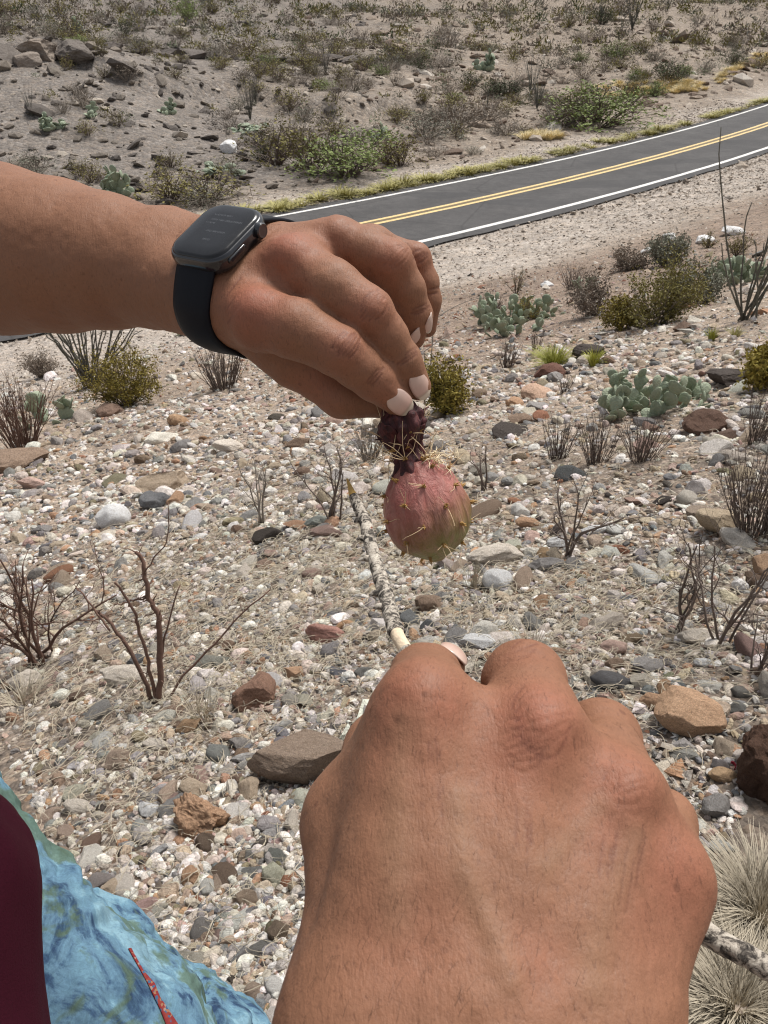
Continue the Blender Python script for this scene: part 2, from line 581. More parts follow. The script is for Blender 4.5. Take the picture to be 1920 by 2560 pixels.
PAL = {'white': (0.70, 0.665, 0.62), 'cream': (0.54, 0.485, 0.42), 'tan': (0.43, 0.345, 0.26), 'orange': (0.40, 0.255, 0.165), 'grey': (0.27, 0.255, 0.245),
       'bluegrey': (0.17, 0.172, 0.178), 'brown': (0.215, 0.155, 0.115), 'dark': (0.085, 0.072, 0.065), 'pink': (0.42, 0.30, 0.255), 'olive': (0.24, 0.21, 0.14), 'rust': (0.26, 0.13, 0.085)}
PALK = list(PAL)
PALW = np.array([0.26, 0.26, 0.14, 0.045, 0.14, 0.035, 0.05, 0.015, 0.04, 0.02, 0.005])
PALA = np.array([PAL[k] for k in PALK])

def stone_mat(name, use_obj):
    t = NT(name)
    if use_obj:
        oi = t.n('ObjectInfo'); base = oi.outputs['Color']
        v = t.coord('Object')
        loc = t.n('VectorMath', operation='ADD'); t.l(v, loc.inputs[0]); t.l(oi.outputs['Location'], loc.inputs[1]); v = loc.outputs[0]
        s = 1.0
    else:
        base = t.n('Attribute', attribute_name='Col').outputs['Color']
        v = t.pos()
    n1 = t.noise(v, 28, 6, 0.72, 0.4); n2_ = t.noise(v, 130, 4, 0.75); n3_ = t.noise(v, 8, 4, 0.6, 1.0)
    vo = t.voro(t.mix(0.08, v, t.n('TexNoise').outputs['Color']), 9 if use_obj else 40, 'DISTANCE_TO_EDGE')
    col = t.mix(0.95, base, t.ramp(n1, [(0.28, (0.55, 0.52, 0.5)), (0.5, (0.98, 0.98, 0.98)), (0.72, (1.3, 1.27, 1.22))]), 'MULTIPLY')
    col = t.mix(0.6, col, t.ramp(n2_, [(0.3, 0.62), (0.7, 1.25)]), 'MULTIPLY')
    col = t.mix(0.55, col, t.ramp(n3_, [(0.32, (0.62, 0.56, 0.5)), (0.55, (1, 1, 1)), (0.75, (1.2, 1.22, 1.25))]), 'MULTIPLY')
    col = t.mix(t.ramp(vo.outputs['Distance'], [(0.0, 0.45), (0.04, 0.0)]), col, (0.06, 0.05, 0.042))
    b = t.bump(n1, 0.8, 0.014)
    b = t.bump(n2_, 0.5, 0.004, b)
    return t.out(col, 0.92, b, 0.15)
M_STONE = stone_mat('stone', True)
M_GRAVEL = stone_mat('gravel', False)

ROCKS_PLACED = []      # (x, y, radius) kept free of gravel on top

_big = {}
def big_mesh(seed, sub=3, angular=0.7, rough=0.1, flat=True):
    k = (seed, sub, angular, rough)
    if k not in _big:
        V, F = rock_shape(sub, seed, angular, rough, 12)
        _big[k] = mesh_np('rock', V, [F], not flat)
        _big[k].materials.append(M_STONE)
    return _big[k]

def rock_px(x0, y0, x1, y1, colr, label, seed, angular=0.7, rough=0.10, sub=3, depthk=0.9, tilt=0.15, rz=None, group=None, flat=True, name='rock', cat='rock', roll=0.0):
    """a stone that stands where the photograph shows it, sized from its own distance"""
    cx = (x0 + x1) / 2
    yb = y1 - 0.22 * (y1 - y0)
    g0 = hit(cx, yb)
    d = depth_of(g0)
    w = (x1 - x0) * d / FPX / 2
    h = (y1 - y0) * d / FPX / 2
    dip = math.atan2(CAM.z - g0[2], math.hypot(g0[0], g0[1]))
    hz = max(h * 0.9, 0.2 * w) if dip < 0.5 else max(0.74 * h, 0.38 * w)
    dy = max(w * depthk, 0.4 * hz) if dip < 0.5 else max(h * 0.85, 0.5 * w * depthk)
    me = big_mesh(seed, sub, angular, rough, flat)
    o = put(name, me, label=label, cat=cat, group=group)
    o.location = (g0[0], g0[1], g0[2] + hz * 0.45)
    g = np.random.default_rng(seed + 99)
    o.scale = (w, dy, hz)
    o.rotation_euler = (g.normal() * tilt, roll + g.normal() * tilt * 0.5, g.normal() * 0.2 if rz is None else rz)
    cc = np.array(PAL[colr] if isinstance(colr, str) else colr)
    o.color = (*(cc * (1.4 if cc.max() > 0.18 else 1.1)).clip(0, 0.8), 1)
    ROCKS_PLACED.append((g0[0], g0[1], max(w, dy)))
    return o

R = rock_px
R(630, 1768, 880, 1968, (0.23, 0.175, 0.135), 'big brown wedge-shaped boulder with pinkish edges lying on the gravel', 303, 0.95, 0.06, 4, 0.9, 0.1)
R(415, 1945, 588, 2095, 'orange', 'rough pitted salmon coloured stone, longer than wide, on packed pebbles', 14, 0.6, 0.28, 4, 0.7, 0.2, -0.6)
R(443, 1928, 522, 1990, 'tan', 'tan stone touching the pitted salmon stone', 5, 0.8)
R(600, 1915, 652, 2000, 'tan', 'upright tan stone between pitted stone and wedge boulder', 6, 0.8)
R(243, 1236, 330, 1325, 'white', 'rounded white boulder beside a dark grey rock', 7, 0.3, 0.06, 3, flat=False)
R(348, 1205, 432, 1282, 'bluegrey', 'dark blue-grey rock in front of a square tan block', 8, 0.7)
R(345, 1155, 482, 1245, 'tan', 'square tan block behind a dark grey rock', 9, 0.9)
R(528, 1086, 618, 1136, 'cream', 'flat yellowish rock on pale gravel above the tan block', 10, 0.6)
R(708, 1078, 782, 1126, 'brown', 'brown rock with a dark hollow side near pinching hand', 11, 0.9)
R(-20, 1105, 135, 1178, 'brown', 'long brown ledge of rock below the reddish leafless shrub', 12, 0.8)
R(40, 1178, 130, 1225, 'pink', 'pinkish stone below the long brown ledge', 13, 0.6)
R(760, 1538, 882, 1612, (0.36, 0.2, 0.165), 'dull red slab half sunk beside the held stick', 15, 0.6)
R(1030, 1456, 1112, 1535, 'brown', 'brown square rock below the hanging fruit', 16, 0.9)
R(1160, 1342, 1322, 1418, 'cream', 'long cream slab overhanging a shadowed gap', 17, 0.6, 0.12)
R(1205, 1402, 1282, 1478, 'white', 'rounded grey-white stone in front of the long cream slab', 18, 0.25, 0.05, 3, flat=False)
R(1320, 1380, 1412, 1432, 'grey', 'grey flat stone at the end of the cream slab', 19, 0.6)
R(1285, 1276, 1350, 1328, 'orange', 'orange-tan block uphill of the cream slab', 20, 0.8)
R(1450, 1302, 1526, 1340, 'white', 'long white stone behind thin leafless twigs', 21, 0.4)
R(1365, 1330, 1425, 1372, 'white', 'white lump beside the long white stone', 22, 0.5)
R(1728, 1240, 1865, 1345, (0.40, 0.325, 0.235), 'tan boulder sloping to one side at the foot of a dark twig bush', 23, 0.6, 0.08, 3, 0.8, 0.05, 0.1, roll=0.42)
R(1628, 1676, 1806, 1835, (0.46, 0.30, 0.195), 'large smooth orange-tan boulder on grey gravel', 24, 0.6, 0.07, 4, 0.9, 0.1, -0.5)
R(1598, 1715, 1682, 1775, 'orange', 'brown-orange stone leaning on the large orange-tan boulder', 25, 0.7)
R(1500, 1580, 1570, 1640, 'pink', 'pinkish tan stone above a brown lump', 26, 0.6)
R(1512, 1628, 1562, 1676, 'brown', 'small brown lump under the pinkish tan stone', 27, 0.5)
R(1568, 1620, 1655, 1690, 'grey', 'long grey slate piece uphill of the orange-tan boulder', 28, 0.8)
R(1148, 1565, 1245, 1628, 'white', 'angular white stone above the knuckles', 29, 0.9)
R(1688, 1560, 1795, 1612, 'cream', 'flat tan stone with white top under twig stems', 30, 0.6)
R(1728, 1636, 1792, 1668, 'white', 'flat pale oval stone downhill of the flat tan stone', 31, 0.3)
R(1838, 1735, 2010, 2020, (0.105, 0.06, 0.042), 'large dark brown rounded boulder with flaky crust', 32, 0.3, 0.22, 4, 1.0, 0.05, 0.0)
R(1770, 1905, 1842, 1955, (0.46, 0.32, 0.2), 'yellow-tan stone with a red petal lying on it', 33, 0.5)
R(1752, 1965, 1832, 2045, 'grey', 'grey angular stone between grass and the dark brown boulder', 34, 0.95)
R(20, 1655, 108, 1725, 'cream', 'cream stone at the foot of a sprawling thorny shrub', 35, 0.6)
R(245, 1640, 385, 1715, 'cream', 'wide pale stone behind a red-brown forked shrub', 36, 0.6)
R(578, 1650, 697, 1775, (0.24, 0.145, 0.105), 'tall red-brown stone uphill of the wedge boulder', 37, 0.8)
R(705, 1645, 772, 1702, 'orange', 'rust-tan cube-like stone beside red-brown stone', 38, 0.9)
R(348, 1832, 432, 1878, 'cream', 'flat cream stone on pebbles downhill of the forked shrub', 39, 0.5)
R(708, 2000, 752, 2085, 'cream', 'upright cream stone close to the gripping hand', 40, 0.7)
R(155, 1985, 247, 2035, 'cream', 'long cream stone near the blue skirt', 41, 0.4)
R(345, 1982, 397, 2042, 'white', 'chalk-white kite-shaped stone beside the pitted stone', 42, 0.9)
R(452, 2150, 502, 2212, 'orange', 'round orange pitted pebble among grey pebbles', 43, 0.4, 0.18)
R(248, 2182, 312, 2242, 'tan', 'flat square tan stone close to the blue skirt', 44, 0.7)
R(1328, 898, 1412, 955, (0.16, 0.085, 0.065), 'dark red-brown rock in front of yellow-green grass', 45, 0.7)
R(1365, 925, 1410, 958, 'grey', 'small grey rock leaning on dark red-brown rock', 46, 0.7)
R(1428, 852, 1522, 900, 'dark', 'dark rock behind yellow-green grass', 47, 0.7)
R(1752, 905, 1885, 970, 'dark', 'long dark jagged rock beyond the big prickly pear', 48, 0.9, 0.15)
R(1705, 1015, 1835, 1088, (0.13, 0.08, 0.06), 'dark reddish rock at the base of the big prickly pear', 49, 0.7, 0.15)
R(1300, 962, 1388, 1002, (0.45, 0.31, 0.23), 'flat salmon rock with a white end', 50, 0.6)
R(1262, 990, 1312, 1018, 'orange', 'small orange flat rock downhill of the salmon rock', 51, 0.6)
R(1308, 1000, 1372, 1026, 'grey', 'small grey-pink flat rock downhill of the salmon rock', 52, 0.6)
R(1268, 1028, 1332, 1060, 'brown', 'brown rock below the small orange rock', 53, 0.6)
R(1330, 1026, 1378, 1052, 'rust', 'rust-brown small rock next to the brown rock', 54, 0.6)
R(1228, 1062, 1322, 1092, 'dark', 'dark narrow ledge rock right of the fruit spines', 55, 0.7)
R(238, 1002, 312, 1042, (0.19, 0.13, 0.1), 'brown rock at the foot of the yellow-green bush', 56, 0.7)
R(1800, 560, 1865, 592, 'white', 'white boulder at the edge of the road shoulder, largest of its row', 57, 0.6)
R(1735, 585, 1785, 612, 'white', 'white boulder in a row by the road shoulder', 58, 0.6, group='white shoulder boulders')
R(1655, 580, 1690, 602, 'white', 'white boulder in a row by the road shoulder', 59, 0.6, group='white shoulder boulders')
R(1600, 615, 1640, 636, 'white', 'white boulder in a row by the road shoulder', 60, 0.6, group='white shoulder boulders')
R(1350, 700, 1385, 720, 'white', 'white boulder in a row by the road shoulder', 61, 0.6, group='white shoulder boulders')
# far hillside
R(-30, 112, 52, 168, (0.17, 0.15, 0.135), 'grey outcrop boulder at the start of the hillside ledge', 62, 0.8)
R(50, 92, 150, 158, (0.23, 0.195, 0.165), 'tall blocky outcrop boulder on the hillside ledge', 63, 0.9, 0.14, 4)
R(135, 98, 245, 160, (0.17, 0.15, 0.135), 'dark overhanging outcrop boulder on the hillside ledge', 64, 0.8, 0.14, 4)
R(25, 128, 110, 170, (0.21, 0.18, 0.155), 'low outcrop boulder in front of the blocky one', 65, 0.7)
R(550, 348, 600, 388, 'white', 'white boulder among olive shrubs across the road', 66, 0.6)
for i, (x, y, w) in enumerate([(282, 118, 46), (322, 122, 52), (372, 128, 50), (430, 134, 60), (486, 138, 56), (540, 142, 62), (610, 146, 64), (680, 152, 60), (750, 150, 64), (820, 146, 62), (880, 152, 52)]):
    R(x - w * 0.68, y - 16, x + w * 0.68, y + 12, (0.15, 0.132, 0.12), 'grey slab in the long rock ledge across the hillside', 70 + i, 0.9, 0.15, 3, group='ledge slabs', cat='rock')

# ---- scattered stones: the largest are things, the rest one sheet of gravel
def scatter():
    g = np.random.default_rng(21)
    N = 116000
    az = np.radians(g.uniform(-37, 37, N))
    r = np.exp(g.uniform(np.log(0.42), np.log(24.0), N))
    x, y = r * np.sin(az), r * np.cos(az)
    s, u = road_s(x, y)
    nz = n2(x, y, 0.6, 3)
    brown_zone = smooth(20.5, 17, s) * smooth(-1.0, 2.0, x)
    keep = (s > 7.6) & (g.uniform(size=N) > 0.22 * brown_zone * (r > 4)) & (g.uniform(size=N) < 0.75 + 0.5 * nz)
    x, y, r, nz, brown_zone = x[keep], y[keep], r[keep], nz[keep], brown_zone[keep]
    N = len(x)
    size = 0.0052 * np.exp(g.normal(0, 0.55, N)) * (0.55 + 0.48 * np.minimum(r, 8) ** 0.85)
    big = g.uniform(size=N) < 0.03
    size = np.where(big, size * g.uniform(1.8, 3.4, N), size)
    size = np.minimum(size, 0.014 + 0.016 * r)
    for (rx, ry, rr) in ROCKS_PLACED:
        if math.hypot(rx, ry) < 18:
            k = (np.hypot(x - rx, y - ry) > 0.8 * rr)
            size = np.where(k, size, np.minimum(size, 0.008))
    ci = g.choice(len(PALK), N, p=PALW / PALW.sum())
    alt = g.choice([PALK.index(k) for k in ('brown', 'pink', 'tan', 'grey', 'rust')], N)
    ci = np.where(g.uniform(size=N) < 0.6 * brown_zone, alt, ci)
    col = PALA[ci] * g.uniform(0.72, 1.16, (N, 1)) * (1 + g.normal(0, 0.025, (N, 3)))
    dims = np.stack([size * g.uniform(0.85, 1.7, N), size * g.uniform(0.7, 1.1, N), size * g.uniform(0.4, 0.85, N)], 1)
    z = ground(x, y) + dims[:, 2] * g.uniform(-0.05, 0.42, N)
    return g, x, y, z, dims, ci, col, size
g, sx_, sy_, sz_, dims_, ci_, col_, size_ = scatter()
px_, py_, pd_ = project(np.stack([sx_, sy_, sz_], 1))
vis = (px_ > -40) & (px_ < 1960) & (py_ > 850) & (py_ < 2600)
hidden = ((py_ > 1640 + np.abs(px_ - 1200) * 0.25) & (px_ > 760) & (px_ < 1740)) | ((px_ < 600) & (py_ > 2010 + 1.0 * px_)) 
app = np.where(vis & ~hidden, size_ / pd_, 0)
order = np.argsort(-app)
NIND = 205
ind = order[:NIND]
rest = order[NIND:]
SH2 = [rock_shape(2, 200 + k, 0.35 + 0.085 * k, 0.12, 10) for k in range(8)]
ind_me = []
for k, (V0, F0) in enumerate(SH2):
    m = mesh_np('stone', V0, [F0], k < 2); m.materials.append(M_STONE); ind_me.append(m)
CN = {'white': 'chalky white', 'cream': 'cream', 'tan': 'tan', 'orange': 'orange-tan', 'grey': 'grey', 'bluegrey': 'blue-grey', 'brown': 'brown', 'dark': 'blackish', 'pink': 'pinkish', 'olive': 'olive-brown', 'rust': 'rust-red'}
rz = g.uniform(0, 6.28, NIND)
for k, i in enumerate(ind):
    r = math.hypot(sx_[i], sy_[i])
    kk = k % 8
    where = 'among the packed pebbles by the skirt and gripping hand' if r < 1.25 else ('on the gravel around the thorny leafless shrubs' if r < 2.6 else ('on the slope between the fruit and the prickly pear' if r < 6 else 'on the far slope near the road'))
    form = 'rounded' if kk < 2 else 'angular'
    o = put('stone', ind_me[kk], label='%s %s small stone %s' % (form, CN[PALK[ci_[i]]], where), cat='stone', group='stones strewn over the slope')
    o.location = (sx_[i], sy_[i], sz_[i]); o.scale = tuple(dims_[i]); o.rotation_euler = (g.normal() * 0.25, g.normal() * 0.25, rz[k])
    o.color = (*np.clip(col_[i], 0, 0.85), 1)
# gravel sheet
nmid = 5200
mb = MB()
SH1 = [rock_shape(1, 300 + k, 0.3 + 0.08 * k, 0.08, 8) for k in range(9)]
SH0 = [rock_shape(0, 400 + k, 0.3, 0.05, 5) for k in range(9)]
OCT = (np.array([(1, 0, 0), (-1, 0, 0), (0, 1, 0), (0, -1, 0), (0, 0, 1), (0, 0, -1.0)]), np.array([(4, 0, 2), (4, 2, 1), (4, 1, 3), (4, 3, 0), (5, 2, 0), (5, 1, 2), (5, 3, 1), (5, 0, 3)], np.int32))
SHO = [(OCT[0] * 0.95 + np.random.default_rng(k).normal(size=(6, 3)) * 0.3, OCT[1]) for k in range(9)]
for part, SH in ((rest[:nmid], SH1), (rest[nmid:34000], SH0), (rest[34000:], SHO)):
    for k in range(9):
        sel = part[k::9]
        V0, F0 = SH[k]
        Rm = rot_rand(g, len(sel))
        W = np.einsum('nij,nvj->nvi', Rm, V0[None] * dims_[sel][:, None, :]) + np.stack([sx_[sel], sy_[sel], sz_[sel]], 1)[:, None, :]
        F = (F0[None] + (np.arange(len(sel)) * len(V0))[:, None, None]).reshape(-1, 3)
        C = np.repeat(np.clip(col_[sel], 0, 0.85), len(V0), 0)
        mb.add(W.reshape(-1, 3), [F], C)
put('gravel', mb.mesh('gravel', False), M_GRAVEL, label='loose pale gravel covering the slope', cat='gravel', kind='stuff')

# chips and slabs over the far hillside
def far_chips():
    g = np.random.default_rng(5)
    N = 7000
    az = np.radians(g.uniform(-34, 34, N)); r = np.exp(g.uniform(np.log(30), np.log(140), N))
    x, y = r * np.sin(az), r * np.cos(az)
    s, u = road_s(x, y)
    k = (s < -8)
    x, y, r, az = x[k], y[k], r[k], az[k]
    N = len(x)
    nz = n2(x, y, 0.12, 3)
    size = 0.09 * np.exp(g.normal(0, 0.55, N)) * (0.6 + r / 70)
    dims = np.stack([size * g.uniform(1, 1.9, N), size * g.uniform(0.8, 1.3, N), size * g.uniform(0.35, 0.7, N)], 1)
    left = smooth(4, -8, np.degrees(az))
    cl = np.array([[0.13, 0.115, 0.105], [0.2, 0.175, 0.15], [0.3, 0.26, 0.22], [0.45, 0.4, 0.34]])
    cr = np.array([[0.2, 0.15, 0.12], [0.33, 0.27, 0.22], [0.45, 0.39, 0.33], [0.58, 0.53, 0.47]])
    q = g.choice(4, N, p=[0.3, 0.4, 0.2, 0.1])
    col = np.where((g.uniform(size=N) < left)[:, None], cl[q], cr[q]) * g.uniform(0.8, 1.15, (N, 1))
    z = ground(x, y) + dims[:, 2] * 0.2
    mb = MB()
    for kk in range(9):
        sel = np.arange(N)[kk::9]
        V0, F0 = SH0[kk]
        Rm = rot_rand(g, len(sel))
        W = np.einsum('nij,nvj->nvi', Rm, V0[None] * dims[sel][:, None, :]) + np.stack([x[sel], y[sel], z[sel]], 1)[:, None, :]
        F = (F0[None] + (np.arange(len(sel)) * 12)[:, None, None]).reshape(-1, 3)
        mb.add(W.reshape(-1, 3), [F], np.repeat(col[sel], 12, 0))
    put('rock_chips', mb.mesh('rock_chips', False), M_GRAVEL, label='broken rock chips strewn across the far hillside', cat='rock chips', kind='stuff')
far_chips()
def shoulder_gravel():
    g = np.random.default_rng(9)
    N = 26000
    u = g.uniform(-4, 70, N); side = g.uniform(size=N) < 0.72
    of = np.where(side, -(4.2 + np.abs(g.normal(0, 5.0, N))), 4.25 + np.abs(g.normal(0, 1.8, N)))
    q = u[:, None] * RT + (road_v(u) + of)[:, None] * RN
    x, y = q[:, 0], q[:, 1]
    size = 0.022 * np.exp(g.normal(0, 0.5, N)) * (0.7 + np.hypot(x, y) / 60)
    dims = np.stack([size * g.uniform(0.9, 1.6, N), size, size * g.uniform(0.5, 0.8, N)], 1)
    col = np.array([[0.55, 0.5, 0.44], [0.42, 0.36, 0.3], [0.3, 0.25, 0.21], [0.2, 0.17, 0.145]])[g.choice(4, N, p=[0.35, 0.3, 0.2, 0.15])] * g.uniform(0.85, 1.15, (N, 1))
    z = ground(x, y) + dims[:, 2] * 0.25 + 0.05 * (np.abs(of) < 5)
    mb = MB()
    for kk in range(9):
        sel = np.arange(N)[kk::9]; V0, F0 = SHO[kk]
        W = np.einsum('nij,nvj->nvi', rot_rand(g, len(sel)), V0[None] * dims[sel][:, None, :]) + np.stack([x[sel], y[sel], z[sel]], 1)[:, None, :]
        mb.add(W.reshape(-1, 3), [(F0[None] + (np.arange(len(sel)) * 6)[:, None, None]).reshape(-1, 3)], np.repeat(col[sel], 6, 0))
    put('shoulder_gravel', mb.mesh('shoulder_gravel', False), M_GRAVEL, label='crushed gravel along both road shoulders', cat='gravel', kind='stuff')
shoulder_gravel()
# a small red petal on the yellow-tan stone
pp = hit(1826, 1928); dd = depth_of(pp)
pe = MB()
th = np.linspace(-1.2, 1.9, 9)
for k in range(8):
    pass
arc = np.stack([0.008 * np.cos(th), 0.008 * np.sin(th), 0.002 * th], 1)
W = np.concatenate([arc + [0, 0, 0], arc + [0, 0, 0.009]]); n9 = 9
pe.add(W, [np.stack([np.arange(8), np.arange(8) + 1, np.arange(8) + 10, np.arange(8) + 9], 1)])
o = put('petal', pe.mesh('petal'), simple('petal_red', (0.23, 0.012, 0.03), 0.6), label='curled dark red petal on a yellow-tan stone', cat='petal')
o.location = tuple(pp + np.array([0, 0, 0.016]))
mod = o.modifiers.new('thickness', 'SOLIDIFY'); mod.thickness = 0.0012
# ------------------------------------------------------------------ plants

def leaves(mb, C, size, g, col=None, aspect=0.5, up=0.3):
    """small folded leaf faces at points C"""
    n = len(C)
    if n == 0: return
    a = g.normal(size=(n, 3)); a[:, 2] += up; a /= np.linalg.norm(a, axis=1)[:, None]
    b = np.cross(a, g.normal(size=(n, 3))); b /= np.linalg.norm(b, axis=1)[:, None]
    s = (np.asarray(size) * g.uniform(0.6, 1.3, n))[:, None]
    V = np.stack([C, C + a * s * 0.5 + b * s * aspect * 0.5, C + a * s, C + a * s * 0.5 - b * s * aspect * 0.5], 1).reshape(-1, 3)
    Q = np.arange(n * 4).reshape(-1, 4)
    mb.add(V, [Q], None if col is None else np.repeat(col, 4, 0))

M_TWIG = simple('red_brown_twig', (0.145, 0.085, 0.063), 0.85, 0.5, 60)
M_TWIGD = simple('dark_twig', (0.145, 0.112, 0.094), 0.85, 0.5, 60)
M_TWIGG = simple('grey_twig', (0.25, 0.215, 0.18), 0.9, 0.4, 60)
M_OCO = simple('ocotillo_bark', (0.125, 0.12, 0.10), 0.9, 0.5, 30)
M_STRAW = simple('straw', (0.46, 0.40, 0.305), 0.8, 0.35, 20)
M_GOLD = simple('golden_grass', (0.64, 0.53, 0.30), 0.8, 0.35, 3)
M_YGRASS = simple('yellow_green_grass', (0.33, 0.33, 0.065), 0.7, 0.35, 8)
M_RGRASS = simple('roadside_grass', (0.36, 0.325, 0.125), 0.7, 0.4, 3)

def leaf_mat(name, c, c2):
    t = NT(name)
    v = t.coord('Object')
    n = t.noise(v, 9, 3); oi = t.n('ObjectInfo')
    col = t.mix(t.ramp(n, [(0.35, 0.0), (0.65, 1.0)]), c, c2)
    col = t.mix(1.0, col, t.math('MULTIPLY_ADD', oi.outputs['Random'], 0.5, 0.75), 'MULTIPLY')
    t.b.inputs['Subsurface Weight'].default_value = 0.0
    return t.out(col, 0.75, None, 0.2)
M_CREO = leaf_mat('creosote_leaf', (0.20, 0.15, 0.03), (0.29, 0.24, 0.055))
M_CREOD = leaf_mat('olive_leaf', (0.16, 0.14, 0.045), (0.22, 0.195, 0.065))
M_GREEN = leaf_mat('green_leaf', (0.17, 0.215, 0.07), (0.24, 0.29, 0.105))
M_GREYG = leaf_mat('grey_leaf', (0.15, 0.15, 0.115), (0.20, 0.20, 0.15))
M_BRSH = leaf_mat('brown_shrub', (0.19, 0.155, 0.125), (0.26, 0.215, 0.17))
M_DGREEN = leaf_mat('dark_green_leaf', (0.04, 0.06, 0.025), (0.07, 0.085, 0.035))

# ---- leafless thorny shrubs
def twig_shrub(px, py, hpx, wpx, nst, seed, label, mat=None, rpx=3.2, fork=3, upright=0.6, group=None):
    b = hit(px, py); d = depth_of(b); k = d / FPX
    root = thing('twig_shrub', label, 'shrub', tuple(b), group)
    g = np.random.default_rng(seed)
    H, Wd, r0 = hpx * k * 1.1, wpx * k * 0.5, rpx * k * 0.5
    for i in range(nst):
        mb = MB()
        ang = 2 * np.pi * (i + g.uniform(0, 0.7)) / nst
        lean = g.uniform(0.3, 1.0)
        dirv = unit(np.array([math.cos(ang) * Wd * lean, math.sin(ang) * Wd * 0.6 * lean, H * (upright + 0.4 * g.uniform())]))
        L = H * g.uniform(0.75, 1.1)
        p0 = np.array([g.normal() * 0.1 * Wd, g.normal() * 0.1 * Wd, -0.01])
        pts, de = wander(p0, dirv, L, 7, g, 0.16, 0.04)
        rr = r0 * np.linspace(1.0, 0.35, 8) * g.uniform(0.7, 1.2)
        mb.tube(pts, rr, 5)
        def sub(pts, rr, lev):
            for q in range(2 if lev else fork):
                a = g.integers(2, len(pts) - 1)
                sd = unit(unit(pts[a] - pts[a - 1]) + g.normal(size=3) * 0.75 + np.array([0, 0, 0.15]))
                l2 = L * g.uniform(0.22, 0.5) * (0.55 if lev else 1)
                p2, _ = wander(pts[a], sd, l2, 5, g, 0.25, 0.05)
                r2 = np.linspace(rr[a] * 0.7, rr[a] * 0.3, 6)
                mb.tube(p2, r2, 4, False)
                for w in range(1, 6):     # thorns
                    if g.uniform() < 0.7:
                        td = unit(g.normal(size=3)); e = p2[w] + td * r0 * g.uniform(3, 7)
                        mb.tube(np.array([p2[w], e]), [r2[w] * 0.8, r2[w] * 0.2], 3, False)
                if lev < 1: sub(p2, r2, lev + 1)
        sub(pts, rr, 0)
        put('stem', mb.mesh('stem'), mat or M_TWIG, root)
    return root

def wand_bush(px, py, hpx, wpx, n, seed, label, mat, rpx=2.0, name='twig_shrub', group=None, nseg=6, bend=0.09, forks=0.4, spread=1.0, parts=6):
    """bundle of upright wands"""
    b = hit(px, py); d = depth_of(b); k = d / FPX
    root = thing(name, label, 'shrub', tuple(b), group)
    g = np.random.default_rng(seed)
    H, Wd, r0 = hpx * k * 1.08, wpx * k * 0.5, rpx * k * 0.34
    n = int(n * 1.7)
    mbs = [MB() for _ in range(parts)]
    for i in range(n):
        mb = mbs[i % parts]
        a = g.uniform(0, 2 * np.pi); e = math.sqrt(g.uniform()) * Wd * spread
        top = np.array([math.cos(a) * e, math.sin(a) * e * 0.6, H * g.uniform(0.6, 1.0)])
        p0 = np.array([math.cos(a) * e * 0.35, math.sin(a) * e * 0.3, -0.01])
        L = np.linalg.norm(top - p0)
        pts, _ = wander(p0, unit(top - p0), L, nseg, g, bend, 0.0)
        rr = r0 * np.linspace(1, 0.4, nseg + 1) * g.uniform(0.6, 1.2)
        mb.tube(pts, rr, 4, False)
        while g.uniform() < forks:
            q = g.integers(2, nseg)
            p2, _ = wander(pts[q], unit(unit(top - p0) + g.normal(size=3) * 0.4), L * g.uniform(0.2, 0.45), 4, g, 0.12)
            mb.tube(p2, np.linspace(rr[q] * 0.8, rr[q] * 0.3, 5), 3, False)
    for mb in mbs:
        if mb.n: put('stem', mb.mesh('stem'), mat, root)
    return root

# ---- leafy bushes (creosote and the like)
def bush(px, py, hpx, wpx, seed, label, lmat, smat, nst=26, nleaf=90, leafm=0.016, rpx=2.2, group=None, fill=0.35, name='bush'):
    b = hit(px, py); d = depth_of(b); k = d / FPX
    root = thing(name, label, 'bush', tuple(b), group)
    g = np.random.default_rng(seed)
    H, Wd, r0 = hpx * k, wpx * k * 0.5, rpx * k * 0.5
    sm, lm = MB(), MB()
    for i in range(nst):
        a = g.uniform(0, 2 * np.pi); e = math.sqrt(g.uniform(0.02, 1)) * Wd
        top = np.array([math.cos(a) * e, math.sin(a) * e * 0.8, H * (1 - 0.45 * (e / Wd) ** 2) * g.uniform(0.65, 1.05)])
        p0 = np.array([math.cos(a), math.sin(a), 0]) * e * 0.12
        L = np.linalg.norm(top - p0)
        pts, _ = wander(p0, unit(top - p0), L, 6, g, 0.12, 0.03)
        rr = r0 * np.linspace(1, 0.3, 7)
        sm.tube(pts, rr, 4, False)
        cl = [pts]
        for q in range(5):
            j = g.integers(1, 6)
            p2, _ = wander(pts[j], unit(unit(top - p0) + g.normal(size=3) * 0.6), L * g.uniform(0.2, 0.45), 4, g, 0.2, 0.05)
            sm.tube(p2, np.linspace(rr[j] * 0.7, rr[j] * 0.25, 5), 3, False)
            cl.append(p2)
        for pl in cl:
            n = nleaf // 5
            tt = g.uniform(fill, 1, n) * (len(pl) - 1.001)
            ii = tt.astype(int); f = (tt - ii)[:, None]
            C = pl[ii] * (1 - f) + pl[ii + 1] * f + g.normal(size=(n, 3)) * leafm * 0.9
            leaves(lm, C, np.full(n, leafm), g)
    put('stems', sm.mesh('stems'), smat, root)
    put('foliage', lm.mesh('foliage', False), lmat, root)
    return root

